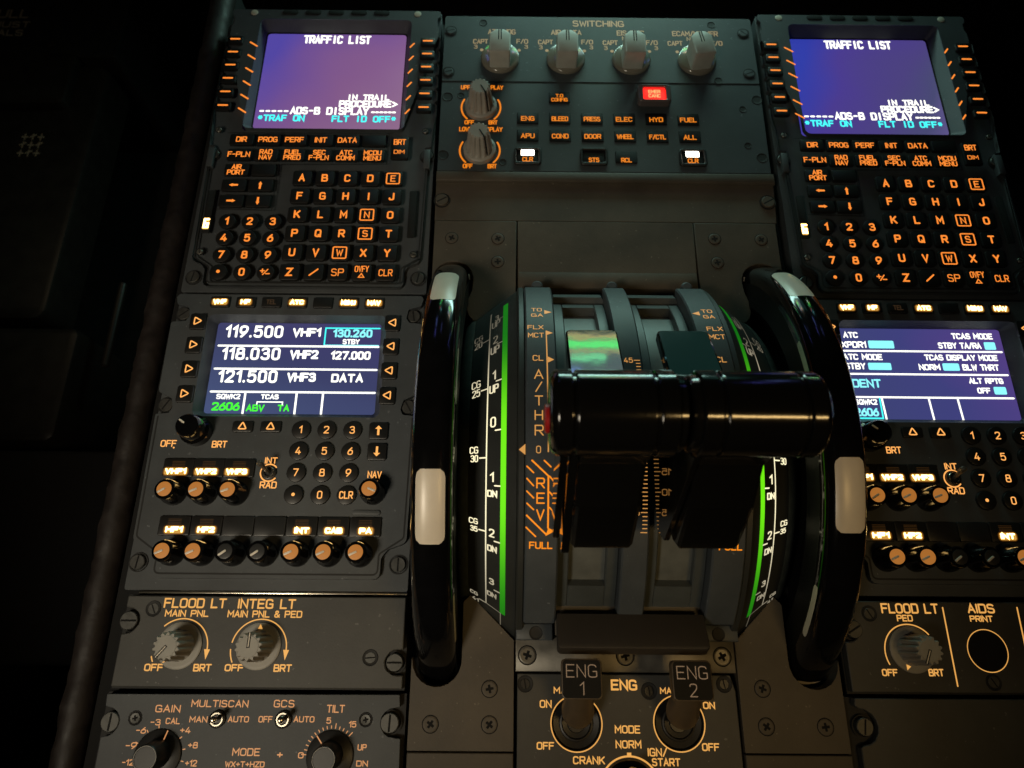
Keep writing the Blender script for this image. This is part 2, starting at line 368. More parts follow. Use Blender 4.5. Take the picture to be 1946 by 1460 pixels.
def stroke(mb, P, wd, m, mapf, closed=False, caps=True, dz=0.0, maxlen=None):
    if maxlen:
        Q = []
        n_ = len(P)
        for i in range(n_ if closed else n_ - 1):
            a, b = P[i], P[(i + 1) % n_]; k = max(1, int(math.hypot(b[0] - a[0], b[1] - a[1]) / maxlen + .99))
            Q += [(a[0] + (b[0] - a[0]) * t / k, a[1] + (b[1] - a[1]) * t / k) for t in range(k)]
        if not closed: Q.append(P[-1])
        P = Q
    n = len(P); h = wd / 2; Lf = []; Rt = []
    V = [Vector(p) for p in P]
    for i in range(n):
        if closed or 0 < i < n - 1:
            d0 = (V[i] - V[i - 1]); d1 = (V[(i + 1) % n] - V[i])
        elif i == 0: d0 = d1 = V[1] - V[0]
        else: d0 = d1 = V[-1] - V[-2]
        if d0.length < 1e-9: d0 = d1
        if d1.length < 1e-9: d1 = d0
        d0 = d0.normalized(); d1 = d1.normalized(); t = d0 + d1
        t = t.normalized() if t.length > .15 else Vector((-d0.y, d0.x))
        nn = Vector((-t.y, t.x)); c = max(.42, nn.dot(Vector((-d0.y, d0.x)))); k = h / c
        Lf.append(V[i] + nn * k); Rt.append(V[i] - nn * k)
    A = [mb.av(mapf(p.x, p.y, dz)) for p in Lf]; B = [mb.av(mapf(p.x, p.y, dz)) for p in Rt]
    for i in range(n if closed else n - 1):
        j = (i + 1) % n; mb.face((B[i], B[j], A[j], A[i]), m)
    if caps and not closed:
        for e, i, j in ((0, 0, 1), (1, n - 1, n - 2)):
            d = (V[i] - V[j]).normalized(); nv = Vector((-d.y, d.x)); pts = []
            for k in range(1, 5):
                a = math.pi * k / 5; q = V[i] + nv * (h * math.cos(a)) + d * (h * math.sin(a)); pts.append(mb.av(mapf(q.x, q.y, dz)))
            mb.face([A[i], B[i]] + pts if e == 0 else [B[i], A[i]] + pts, m)
def flat(z): return lambda x, y, dz=0.0: (x, y, z + dz)
def text(mb, s, x0, y0, x1, y1, wd, m, mapf, gap=1.5, fit=True, mono=None, dz0=.03, maxlen=None):
    # fits the string into the box (x0, top y0) .. (x1, bottom y1); the box is the outside of the strokes
    if y0 < y1: y0, y1 = y1, y0
    H = y0 - y1 - wd; Wd = x1 - x0 - wd
    if mono: tot = (len(s) - 1) * mono + 4
    else: tot = sum(GW.get(c, 4) for c in s) + gap * (len(s) - 1)
    sx = Wd / max(tot, .01); sy = H / 6.0
    if tot < .3: sx = sy
    x = 0; k = 0
    for c in s:
        gw = GW.get(c, 4); gx = x + ((4 - gw) / 2 if mono else 0)
        for P, cl in GS.get(c, ()):
            Q = [(x0 + wd / 2 + (gx + px) * sx, y1 + wd / 2 + py * sy) for px, py in P]
            k += 1; stroke(mb, Q, wd, m, mapf, cl, True, dz0 + .012 * (k % 9), maxlen)
        x += mono if mono else gw + gap
def ctext(mb, s, cx, cy, wdt, h, wd, m, mapf, **k): text(mb, s, cx - wdt / 2, cy + h / 2, cx + wdt / 2, cy - h / 2, wd, m, mapf, **k)
def natw(s, h, wd, gap=1.5): return (sum(GW.get(c, 4) for c in s) + gap * (len(s) - 1)) * (h - wd) / 6.0 + wd
def poly(mb, P, z, m):
    if area2(P) < 0: P = P[::-1]
    mb.face([mb.av((x, y, z)) for x, y in P], m)

# ------------------------------------------------------------------ small fittings, as parts
def key(parent, cx, cy, wd, h, z1, lines=(), z0=0.0, r=1.2, rnd=False, ch=.5, m='key_black', name='key', tm='amber_text', th=None, tw=None, sw=.55, extra=None):
    mb = MB()
    if rnd:
        rr = wd / 2; mb.lathe([(rr, z0), (rr, z1 - ch), (rr - ch * .3, z1 - ch * .3), (rr - ch, z1)], (cx, cy, 0), m, 28)
    else:
        P = rrect(cx, cy, wd, h, r); Q = rrect(cx, cy, wd - 2 * ch, h - 2 * ch, max(.1, r - ch)); mb.prism(P, z0, z1, m, ch, Q)
    n = len(lines)
    for i, t in enumerate(lines):
        hh = th or (4.6 if n == 1 else 3.6); yy = cy + (0 if n == 1 else (.5 - i) * (hh + .35)); ww = tw[i] if tw else natw(t, hh, sw)
        ctext(mb, t, cx, yy, ww, hh, sw, tm, flat(z1))
    if extra: extra(mb, z1)
    return make(name, mb, parent)
def slot_screw(parent, cx, cy, r, z, ang=0, m='screw_steel', collar=False, name='screw', top=1.6):
    mb = MB()
    if collar: mb.lathe([(r * 1.28, z), (r * 1.28, z + .5), (r * 1.12, z + .5), (r * 1.12, z + .1)], (cx, cy, 0), 'gasket', 28, False)
    mb.lathe([(r, z - 1), (r, z + top - .35), (r - .35, z + top)], (cx, cy, 0), m, 28)
    c, s_ = math.cos(R(ang)), math.sin(R(ang)); a = r * .86; b = max(.28, r * .11)
    poly(mb, [(cx + u * c - v * s_, cy + u * s_ + v * c) for u, v in ((-a, -b), (a, -b), (a, b), (-a, b))], z + top + .03, 'void_black')
    return make(name, mb, parent)
def cross_screw(parent, cx, cy, r, z, ang=0, m='cover_paint', name='screw'):
    mb = MB()
    mb.lathe([(r * 1.12, z + .02), (r, z + .025)], (cx, cy, 0), 'void_black', 28, False)
    mb.lathe([(r, z - .4), (r, z + .12), (r * .93, z + .32), (r * .72, z + .30), (r * .45, z + .22)], (cx, cy, 0), m, 28)
    a = r * .52; b = r * .16
    P = [(b, a), (-b, a), (-b, b), (-a, b), (-a, -b), (-b, -b), (-b, -a), (b, -a), (b, -b), (a, -b), (a, b), (b, b)]
    c, s_ = math.cos(R(ang)), math.sin(R(ang))
    poly(mb, [(cx + u * c - v * s_, cy + u * s_ + v * c) for u, v in P], z + .345, 'void_black')
    return make(name, mb, parent)
def hole(parent, cx, cy, r, z=0, name='screw_recess'):
    mb = MB(); mb.lathe([(r * 1.05, z + .02), (r * .98, z + .25), (r * .86, z + .06), (r * .6, z + .03)], (cx, cy, 0), 'gasket', 28)
    return make(name, mb, parent)
def toggle(parent, cx, cy, tip, ring_m=None, ring_r=4.7, name='toggle_switch', lever_m='bright_metal', L=9):
    mb = MB()
    mb.lathe([(4.1, 0), (4.1, 1.2), (3.5, 1.6), (2.2, 1.6), (1.9, .8)], (cx, cy, 0), 'dark_plastic', 28)
    mb.lathe([(3.3, 1.62), (3.1, 1.9), (2.5, 1.9), (2.4, 1.62)], (cx, cy, 0), 'bright_metal', 28, False)
    if ring_m: stroke(mb, circle(cx, cy, ring_r, 36)[4:-3], .75, ring_m, flat(.06))
    o = make(name, mb, parent)
    mb = MB(); d = Vector((tip[0], tip[1], L)).normalized(); q = Vector((0, 0, 1)).rotation_difference(d)
    mb.xf = lambda p: q @ p + Vector((cx, cy, 1))
    mb.lathe([(.9, 0), (1.1, L * .5), (1.7, L * .85), (1.6, L * .97), (.9, L * 1.03)], (0, 0, 0), lever_m, 20)
    make('bat', mb, o)
    return o

# ------------------------------------------------------------------ the setting: pedestal base and the footwell beside it
mb = MB(); mb.box(-207, -255, -420, 330, 424, -14, 'void_black'); mb.prism(rrect(61.5, 85, 549, 680, 6), -40, -13.5, 'void_black', 1)
tag(make('pedestal_base', mb, origin=(61, 60, -420)), kind='structure')
mb = MB(); mb.box(-2600, -1500, -430, 2600, 2600, -421, 'floor_dark'); tag(make('floor', mb, origin=(0, 0, -425)), kind='structure')

# padded knee roll along the left side of the pedestal
mb = MB(); rings = []
for i in range(120):
    y = -140 + i * 5.2; rr = 8.4 + .5 * math.sin(i * .9) * math.sin(i * .23); ring = []
    for k in range(16):
        a = 2 * math.pi * k / 16; wv = .35 * math.sin(i * 1.7 + 3 * a) + .25 * math.sin(i * 2.9 - 2 * a)
        ring.append((-226.5 + (rr + wv) * math.cos(a), y, -24 + (rr * 1.1 + wv) * math.sin(a)))
    rings.append(ring)
mb.loops(rings, 'leather', True, True, True)
kr = tag(make('knee_pad', mb, origin=(-226, 150, -34)), 'wrinkled dark brown leather padding roll along the left edge of the pedestal', 'knee pad')
mb = MB(); mb.box(-231, -140, -70, -222, 480, -33, 'gasket'); make('backing_board', mb, kr)

# faint rudder-pedal area far down at the left
t = empty('rudder_pedal', (-560, 560, -421), 'dim dark rudder pedal in the shadowed footwell with a small worn emblem', 'pedal')
mb = MB(); mb.prism(rrect(-640, 455, 330, 330, 14), -300, -252, 'pedal_dark', 6); mb.box(-700, 330, -421, -580, 600, -301, 'floor_dark'); make('pedal_plate', mb, t)
mb = MB(); mb.prism(rrect(-640, 590, 262, 74, 8), -251.5, -240, 'pedal_dark', 4); make('toe_bar', mb, t)
mb = MB()
for k in range(9):
    x = -552 + (k % 3) * 9; y = 515 - (k // 3) * 11
    stroke(mb, [(x, y), (x + 6, y + (k % 2) * 3)], 2.0, 'faint_print', flat(-251.8)); stroke(mb, [(x + 3, y - 4), (x + 3, y + 4)], 1.5, 'faint_print', flat(-251.75))
make('emblem', mb, t)
t = empty('footwell_panel', (-600, 690, -421), 'dark footwell panel printed PULL ADJUST PEDALS at the upper left corner', 'panel')
mb = MB(); mb.prism(rrect(-680, 700, 420, 140, 6), -421, -250, 'floor_dark', 3); make('board', mb, t)
mb = MB(); text(mb, 'PULL', -640, 703, -588, 689, 2.4, 'faint_print', flat(-250)); text(mb, 'ADJUST', -650, 684, -583, 674, 1.8, 'faint_print', flat(-250)); text(mb, 'PEDALS', -652, 671, -588, 661, 1.8, 'faint_print', flat(-250)); make('lettering', mb, t)
mb = MB(); mb.lathe([(6, -250), (6, -247), (4.5, -246)], (-550, 648, 0), 'pedal_dark', 20); make('screw', mb, t)
t = empty('heel_step', (-560, 200, -421), 'dark step edge below the pedal beside the pedestal', 'step')
mb = MB(); mb.prism(rrect(-600, 222, 330, 120, 10), -421, -252, 'pedal_dark', 7); make('tread', mb, t)
mb = MB(); mb.prism(rrect(-560, 60, 420, 190, 8), -421, -256, 'floor_dark', 4); make('riser', mb, t)
mb = MB(); mb.xf = lambda p: Matrix.Rotation(R(90), 3, 'X') @ p + Vector((-401, 330, -252)); mb.lathe([(4, 0), (4, 90), (2, 92)], (0, 0, 0), 'pedal_dark', 16); make('rail', mb, t)

# ------------------------------------------------------------------ control display unit (built at the left, copied to the right)
DX = 382.0; SCZ = -9.0; SF = 380.0 / 371.0
GR_CDU = 'control display units either side of the pedestal'
cdu = empty('control_display_unit', (-128.5, 308, -13), 'left display unit with glowing mauve TRAFFIC LIST screen and amber keypad', 'display unit', GR_CDU)
cx0 = -128.5
def mir(P): return P + [(2 * cx0 - q[0], *q[1:]) for q in P[::-1]]
mb = MB(); mb.plate(roundpoly([(-204.5, 193.5, 1.5), (-52.5, 193.5, 1.5), (-52.5, 424, 2), (-204.5, 424, 2)]), [rrect(-129, 366, 111, 99, 3)], -13, -3.2, 'gray_paint'); make('flange', mb, cdu, bevel=.5)
left = [(-190.5, 196, 4), (-190.5, 207.5, 3), (-193.5, 211.5, 2), (-199.8, 214, 4), (-201.3, 288, 1), (-198.6, 289, .6), (-198.6, 301, .6), (-202.5, 302, .6), (-202.8, 306, 1.5), (-203.4, 318.5, 1.5)]
for i in range(6):
    yk = 333.3 + i * 11.78; left += [(-204.8, yk - 4.6, 1.5), (-204.8, yk + 4.2, 1.5), (-203.2, yk + 5.4, .8), (-203.2, yk + 6.3, .8)]
left += [(-203.2, 407, 2), (-202, 409, 1), (-202, 415, 1), (-204, 417.5, 1), (-204, 422.5, 2)]
outl = roundpoly(mir(left), 3)
op = rrect(-128.2, 364.8, 109.5, 97.6, 4)
mb = MB(); mb.plate(outl, [op], -3.3, 0, 'gray_paint'); body = make('housing', mb, cdu, bevel=.7)
mb = MB()      # sloped bezel down to the glass
inner = rrect(-129.2, 366.0, 103.2, 87.2, 2.5)
mb.loops([[(x, y, -.5) for x, y in op], [(x, y, SCZ + .8) for x, y in inner]], 'gray_paint')
mb.loops([[(x, y, SCZ + .82) for x, y in inner], [(x * .985 + inner[0][0] * 0 - 129.2 * .015, y * .985 + 366 * .015, SCZ + .05) for x, y in inner]], 'void_black')
make('bezel', mb, cdu)
def cdu_screen(parent, matn):
    mb = MB(); mb.prism(rrect(-129.3, 365.9, 102.0, 86.2, 2.0), SCZ - 2, SCZ, matn, 0); o = make('screen', mb, parent)
    mb = MB(); f = flat(SCZ)
    def T(s, x0, y0, x1, y1, m, wd=1.15, **k): text(mb, s, x0 * SF, y0 * SF, x1 * SF, y1 * SF, wd, m, f, mono=5.6, **k)
    T('TRAFFIC LIST', -150, 398.3, -101.7, 390.6, 'screen_white', 1.5)
    T('IN TRAIL', -114.5, 345.4, -84.7, 340.4, 'screen_white'); T('PROCEDURE>', -119.4, 340.1, -79.0, 334.2, 'screen_white', 1.35)
    T('-----', -173.7, 333.2, -152.6, 327.6, 'screen_white', 1.5); T('ADS-B', -152.2, 334.2, -131.6, 327.8, 'screen_white', 1.35)
    T('DISPLAY', -127.4, 334.2, -98.3, 327.6, 'screen_white', 1.35); T('------', -97.2, 333.0, -79.4, 327.4, 'screen_white', 1.5)
    T('*TRAF ON', -173.8, 327.4, -141.4, 321.8, 'screen_cyan', 1.2); T('FLT ID OFF*', -123.3, 327.2, -79.0, 321.6, 'screen_cyan', 1.2)
    make('screen_text', mb, o); return o
cdu_screen(cdu, 'cdu_screen_mauve')
for k in range(5):
    mb = MB(); mb.prism(rrect(-162.2 + k * 16.6, 420.0, 11.4, 4.2, 2), -.2, .5, 'void_black', .15); make('annunciator_window', mb, cdu)
for x in (-188.5, -69.7):
    mb = MB(); mb.lathe([(2.7, -.2), (2.5, .25), (1.5, .5)], (x, 419.4, 0), 'dust_dot', 20); make('light_sensor', mb, cdu)
# fine raised borders of the key fields
mb = MB()
for P in ([(-191.6, 311.8), (-83.2, 312.6), (-83.0, 287.6), (-154.4, 286.4), (-154.6, 250.8), (-190.8, 251.6)],): 
    stroke(mb, P, .5, 'gasket', flat(.04), False)
stroke(mb, roundpoly([(-200.2, 284), (-198.7, 216.4, 3), (-188.4, 209.6, 3), (-188.4, 198.6, 3), (-68.6, 198.6, 3), (-68.6, 209.6, 3), (-58.3, 216.4, 3), (-56.8, 284)], 4), .95, 'gasket', flat(.04))
for i in range(6):
    y = 333.0 + i * 11.75
    stroke(mb, [(-187.6, y - .4), (-182.4, y - 4.0)], 1.15, 'amber_text', flat(.05)); stroke(mb, [(-73.4, y - 3.6), (-70.8, y - .1)], 1.05, 'amber_text', flat(.05))
make('panel_marks', mb, cdu)
for x in (-197.8, -60.8):
    for i in range(6):
        y = 333.3 + i * 11.78
        key(cdu, x, y - .5, 10.4, 7.2, 2.0, (), r=1.6, extra=lambda mb, z, x=x, y=y: stroke(mb, [(x - 3, y), (x + 3, y)], 1.3, 'amber_text', flat(z + .03)), name='line_key')
FN = [[('DIR',), ('PROG',), ('PERF',), ('INIT',), ('DATA',), ()], [('F-PLN',), ('RAD', 'NAV'), ('FUEL', 'PRED'), ('SEC', 'F-PLN'), ('ATC', 'COMM'), ('MCDU', 'MENU')], [('AIR', 'PORT'), ()]]
for j, row in enumerate(FN):
    for i, tx in enumerate(row): key(cdu, -181 + 17.68 * i, 305.2 - 12.15 * j, 15.8, 8.9, 1.8, tx, th=4.3 if len(tx) == 1 else 3.9, sw=.72, name='function_key')
def arrow(dx, dy, x, y):
    def f(mb, z):
        P = [(2.9, 0), (.7, 1.25), (.7, .75), (-2.9, .62), (-2.9, -.62), (.7, -.75), (.7, -1.25)]
        poly(mb, [(x + u * dx - v * dy, y + u * dy + v * dx) for u, v in P], z + .04, 'amber_text')
    return f
for i, j, d in ((0, 3, (-1, 0)), (1, 3, (0, 1)), (0, 4, (1, 0)), (1, 4, (0, -1))):
    x, y = -181 + 17.3 * i, 305.2 - 12.1 * j; key(cdu, x, y, 15.8, 8.9, 1.8, (), extra=arrow(d[0], d[1], x, y), name='arrow_key')
def brt(mb, z):
    ctext(mb, 'BRT', -75.1, 304.1, 8.2, 4.6, .68, 'amber_text', flat(z)); ctext(mb, 'DIM', -75.1, 296.2, 7.2, 3.2, .5, 'amber_text', flat(z))
key(cdu, -74.9, 299.4, 11.4, 18, 1.8, (), extra=brt, name='brightness_key')
for j, row in enumerate(('ABCDE', 'FGHIJ', 'KLMNO', 'PQRST', 'UVWXY')):
    for i, c in enumerate(row):
        x, y = -137.2 + 14.88 * i, 274.9 - 13.92 * j
        ex = (lambda mb, z, x=x, y=y: stroke(mb, rrect(x, y, 8.4, 8.0, .8), .85, 'amber_text', flat(z + .03), True)) if c in 'ENSW' else None
        hh = 5.0 if c in 'ENSW' else 5.8
        key(cdu, x, y, 12.2, 11.2, 1.9, (c,), th=hh, tw=(max(1.1, natw(c, hh, 1.1)),), sw=1.1 if not ex else .8, r=1.8, extra=ex, name='letter_key')
xr = [-137.2 + 14.88 * i for i in range(5)]
key(cdu, xr[0], 205.3, 12.2, 11.2, 1.9, ('Z',), th=5.8, sw=1.1, r=1.8, name='letter_key')
key(cdu, xr[1], 205.3, 12.2, 11.2, 1.9, (), r=1.8, extra=lambda mb, z: stroke(mb, [(xr[1] - 2.3, 203.1), (xr[1] + 2.6, 207.4)], .95, 'amber_text', flat(z + .03)), name='slash_key')
key(cdu, xr[2], 205.3, 12.2, 11.2, 1.9, ('SP',), th=5.2, sw=.62, r=1.8, name='space_key')
def ovfy(mb, z):
    ctext(mb, 'OVFY', xr[3], 207.8, 8.8, 4.4, .6, 'amber_text', flat(z)); stroke(mb, [(xr[3] - 1.7, 202.0), (xr[3] + 1.7, 202.0), (xr[3], 204.6)], .62, 'amber_text', flat(z + .03), True)
key(cdu, xr[3], 205.3, 12.2, 11.2, 1.9, (), r=1.8, extra=ovfy, name='overfly_key')
key(cdu, xr[4], 205.3, 12.2, 11.2, 1.9, ('CLR',), th=4.8, sw=.6, tw=(8.6,), r=1.8, name='clear_key')
for j, row in enumerate(('123', '456', '789')):
    for i, c in enumerate(row): key(cdu, -181.2 + 14.6 * i, 241.5 - 12.17 * j, 10.8, 10.8, 1.9, (c,), rnd=True, th=5.6, sw=1.08, name='number_key')
key(cdu, -181.2, 205.0, 10.8, 10.8, 1.9, (), rnd=True, extra=lambda mb, z: poly(mb, circle(-181.2, 205.2, 1.15, 14), z + .04, 'amber_text'), name='number_key')
key(cdu, -166.6, 205.0, 10.8, 10.8, 1.9, ('0',), rnd=True, th=5.6, sw=1.08, name='number_key')
def pm(mb, z):
    f = flat(z); stroke(mb, [(-155.1, 205.9), (-152.7, 205.9)], .75, 'amber_text', f, dz=.03); stroke(mb, [(-153.9, 207.1), (-153.9, 204.7)], .75, 'amber_text', f, dz=.045)
    stroke(mb, [(-153.4, 203.2), (-150.6, 206.9)], .7, 'amber_text', f, dz=.06); stroke(mb, [(-151.6, 203.9), (-149.4, 203.9)], .75, 'amber_text', f, dz=.04)
key(cdu, -152.0, 205.0, 10.8, 10.8, 1.9, (), rnd=True, extra=pm, name='number_key')
# side annunciators: dark windows, the lit one at the left
mb = MB(); mb.prism(rrect(-194.7, 255.6, 4.6, 20, .8), -.2, .45, 'void_black', .15); make('annunciator_window', mb, cdu)
mb = MB(); mb.prism(rrect(-64.1, 249, 4.6, 35, .8), -.2, .45, 'void_black', .15); make('annunciator_window', mb, cdu)
mb = MB(); mb.prism(rrect(-194.6, 239.4, 5.2, 11.6, 1), -.2, .5, 'dark_plastic', .15)
mb.prism(rrect(-194.7, 240.4, 4.0, 8.6, .8), .5, .62, 'painted_bloom', 0)  # plate painting a glow behind the lit mark
stroke(mb, [(-193.4, 243.4), (-195.8, 243.4), (-195.8, 237.6), (-193.6, 237.6), (-193.6, 240.4), (-195, 240.4)], 1.5, 'lit_label', flat(.7)); make('lit_annunciator', mb, cdu)
for x, y, r in ((-198.2, 314.2, 1.9), (-58.8, 314.6, 1.9), (-195.6, 220, 1.9), (-61.6, 219.2, 1.9)):
    slot_screw(cdu, x, y, r, 0, random.randint(0, 180), 'bracket_steel', True, top=.7)
for x, y in ((-198, 203.4), (-58.0, 203.9), (-200, 296), (-57, 296)): slot_screw(cdu, x, y, 4.0, -3.2, 80, 'screw_steel', True, top=1.8)
for x in (-200.3, -56.7):
    mb = MB(); mb.box(x - 2.1, 284.5, -3.3, x + 2.1, 299.5, .6, 'gray_paint', .4); make('latch', mb, cdu)
cdu2 = copy_tree(cdu, ('screen',))
cdu2.location.x += DX * S; tag(cdu2, 'right display unit with glowing deep blue TRAFFIC LIST screen and amber keypad')
cdu_screen(cdu2, 'cdu_screen_blue')

# ------------------------------------------------------------------ radio management panel
GR_RMP = 'radio panels either side of the pedestal'
rmp = empty('radio_panel', (-129, 103, -13), 'left radio panel whose screen lists VHF1 119.500 beside the left trim wheel', 'radio panel', GR_RMP)
mb = MB(); mb.plate(roundpoly([(-204, 16.8, 1.5), (-53.5, 16.8, 1.5), (-53.5, 189.5, 2), (-204, 189.5, 2)]), [rrect(-129.5, 145.5, 109.5, 66, 3)], -13, -3.4, 'gray_paint'); make('flange', mb, rmp, bevel=.5)
cx0 = -128.9
left = [(-189.5, 22.8, 4), (-189.5, 34, 3), (-193, 38.5, 2), (-202.6, 42, 4), (-203.6, 113.4, .8), (-196, 114.2, 1.2), (-194.6, 117.5, 1.5), (-196, 123, 1.5), (-204.4, 127.2, 2.5),
        (-204.9, 171.6, 1.2), (-196.2, 172.4, 1.2), (-194.6, 175.5, 1.5), (-195.6, 181.4, 1.5), (-203.2, 183.4, 2), (-204.4, 188.2, 1), (-203, 190.4, 1.5)]
outl = roundpoly(mir(left), 3)
op = rrect(-129.0, 144.6, 108, 64.5, 4)
mb = MB(); mb.plate(outl, [op], -3.5, 0, 'gray_paint'); make('housing', mb, rmp, bevel=.7)
mb = MB(); inner = rrect(-130.0, 145.9, 100.6, 58.6, 2)
mb.loops([[(x, y, -.5) for x, y in op], [(x, y, SCZ + .4) for x, y in inner]], 'gray_paint'); make('bezel', mb, rmp)
def rmp_screen(parent, matn, draw):
    mb = MB(); mb.prism(rrect(-130.0, 145.9, 101, 59, 1.2), SCZ - 2, SCZ, matn, 0); o = make('screen', mb, parent)
    mb = MB(); draw(mb); make('screen_text', mb, o)
def scaled(fn, mb): 
    f = flat(SCZ)
    def T(s, x0, y0, x1, y1, m='screen_white', wd=.9, gap=1.5): text(mb, s, x0 * SF, y0 * SF, x1 * SF, y1 * SF, wd, m, f, gap=gap)
    def Ls(P, wd=1.0, m='screen_white', dz=.05): stroke(mb, [(x * SF, y * SF) for x, y in P], wd, m, f, dz=dz)
    return T, Ls
def vhf_page(mb):
    T, Ls = scaled(None, mb)
    for i, (a, b, c) in enumerate((('119.500', 'VHF1', '130.260'), ('118.030', 'VHF2', '127.000'), ('121.500', 'VHF3', 'DATA'))):
        y = 169.6 - i * 14.35
        T(a, -171.2, y, -136.6, y - 8.0, wd=1.5, gap=2.3); T(b, -130.9, y - 1.4, -113.9, y - 7.1, wd=1.35)
        T(c, -106.6 if c != 'DATA' else -104.9, y - 1.9, -83.0 if c != 'DATA' else -86.2, y - 7.3, 'screen_pale' if i == 0 else 'screen_white', 1.2, gap=1.9)
        if i == 0: T('STBY', -100.4, 161.2, -90.2, 157.8, wd=.75)
    for y in (156.3, 141.6, 127.3): Ls([(-174, y), (-78.8, y)], 1.25)
    for x in (-153.8, -124, -108.7): Ls([(x, 126.4), (x, 113.9)], 1.25, dz=.07)
    Ls([(-111.2, 157.4), (-111.2, 168.3), (-78.8, 168.3)], .9, 'screen_cyan', .09); Ls([(-111.2, 157.2), (-78.8, 157.2)], .6, 'screen_pale', .1)
    T('SQWK2', -170.4, 126.0, -156.4, 122.7, wd=.75); T('TCAS', -144.6, 125.9, -134.1, 122.8, wd=.75)
    Ls([(-146.3, 119.6), (-146.3, 121.2), (-131.6, 121.2), (-131.6, 119.6)], .7)
    T('2606', -172.1, 120.9, -155.9, 115.7, 'screen_green', 1.15); T('ABV', -152.2, 119.6, -141.6, 115.4, 'screen_green', .9); T('TA', -134.1, 119.6, -127.2, 115.5, 'screen_green', .9)
def atc_page(mb):
    f = flat(SCZ)
    def T(s, x0, y0, x1, y1, m='screen_white', wd=.85): text(mb, s, x0 - DX, y0, x1 - DX, y1, wd, m, f)
    def B(x0, y0, x1, y1): mb.prism(rrect((x0 + x1) / 2 - DX, (y0 + y1) / 2, x1 - x0, y0 - y1, .8), SCZ + .01, SCZ + .05, 'screen_pale', 0)
    def Ls(P, wd=1.15, m='screen_white', dz=.05): stroke(mb, [(x - DX, y) for x, y in P], wd, m, f, dz=dz)
    T('ATC', 205.3, 173.0, 214.5, 169.0); T('TCAS MODE', 272.2, 172.8, 297.7, 168.8); T('XPDR1', 203.2, 166.7, 218.5, 162.4); B(219.9, 167.3, 235.6, 162.2)
    T('STBY', 262.7, 166.5, 274.2, 162.4); T('TA/RA', 276.0, 166.5, 289.3, 162.4); B(291.2, 166.9, 298.1, 161.9)
    T('ATC MODE', 203, 158.4, 227, 154.4); T('STBY', 203, 152.5, 215.7, 148.2); B(217.4, 152.6, 231.4, 148.0)
    T('TCAS DISPLAY MODE', 252.7, 158.4, 297.5, 154.5); T('NORM', 248.1, 152.0, 261.1, 148.1); B(262.7, 152.7, 272.8, 147.9); T('BLW THRT', 274.6, 152.2, 296.9, 148.1)
    T('IDENT', 204.5, 142.0, 223.2, 136.5, 'screen_pale', 1.1); T('ALT RPTG', 276.6, 143.3, 297.3, 139.6); T('OFF', 280.3, 137.1, 288.2, 133.4); B(290.4, 137.7, 297.8, 132.9)
    for y in (160.4, 145.3, 130.5): Ls([(204, y), (301, y)])
    for x in (221.9, 250, 267.3): Ls([(x, 129.6), (x + .6, 116.9)], dz=.07)
    T('SQWK2', 205.2, 129.2, 218.8, 125.7, wd=.75); T('2606', 204.4, 123.7, 218.6, 118.5, 'screen_pale', 1.1)
    Ls([(204.4, 130), (204.4, 117.3), (220.6, 117.3), (220.6, 130)], .9, 'screen_cyan', .09)
rmp_screen(rmp, 'radio_screen_slate', vhf_page)
def lit(s, x, y, wd, h, m='lit_label'):
    def f(mb, z):
        if m == 'lit_label':
            for k, (e, hm) in enumerate(((2.6, 'painted_bloom_outer'), (1.7, 'painted_bloom_mid'), (.9, 'painted_bloom'))): mb.prism(rrect(x, y - .15, wd + e, h + e * .72, .6 + e * .5), z + .004, z + .02 + .03 * k, hm, 0)  # three nested plates paint the soft bloom around the label
        ctext(mb, s, x, y, wd, h, 1.0 if m == 'lit_label' else .5, m, flat(z + .1))
    return f
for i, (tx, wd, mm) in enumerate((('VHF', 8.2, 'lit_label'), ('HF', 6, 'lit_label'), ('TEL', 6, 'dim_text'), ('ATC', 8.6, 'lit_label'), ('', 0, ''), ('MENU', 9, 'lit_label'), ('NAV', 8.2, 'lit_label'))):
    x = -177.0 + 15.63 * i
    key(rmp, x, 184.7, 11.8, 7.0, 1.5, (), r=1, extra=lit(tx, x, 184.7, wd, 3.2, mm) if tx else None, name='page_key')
def tri(x, y, d, s=3.1):
    def f(mb, z):
        P = {'r': [(-.75, -1), (-.75, 1), (1, 0)], 'l': [(.75, -1), (.75, 1), (-1, 0)], 'u': [(-1, -.75), (1, -.75), (0, 1)]}[d]
        stroke(mb, roundpoly([(x + u * s * .8, y + v * s * .8, .5) for u, v in P], 2), .75, 'rmp_text', flat(z + .03), True)
    return f
for x, d in ((-188.4, 'r'), (-71.2, 'l')):
    for k in range(4): y = 171.7 - 15.4 * k; key(rmp, x, y - .2, 9.4, 10.4, 1.5, (), extra=tri(x, y, d), name='line_key')
for x in (-152.1, -136.1): key(rmp, x, 106.0, 11.6, 6.4, 1.5, (), extra=tri(x, 106.3, 'u', 2.9), name='line_key')
for j, row in enumerate(('123', '456', '789')):
    for i, c in enumerate(row): key(rmp, -118.7 + 14.62 * i, 104.4 - 12.35 * j, 10.6, 10.6, 1.7, (c,), rnd=True, th=4.4, sw=.62, tm='rmp_text', name='number_key')
key(rmp, -118.7, 67.3, 10.6, 10.6, 1.7, (), rnd=True, extra=lambda mb, z: poly(mb, circle(-118.7, 67.4, .95, 14), z + .04, 'rmp_text'), name='number_key')
key(rmp, -104.1, 67.3, 10.6, 10.6, 1.7, ('0',), rnd=True, th=4.4, sw=.62, tm='rmp_text', name='number_key')
key(rmp, -89.6, 67.3, 10.6, 10.6, 1.7, ('CLR',), rnd=True, th=4.2, tw=(7.6,), sw=.62, tm='rmp_text', name='clear_key')
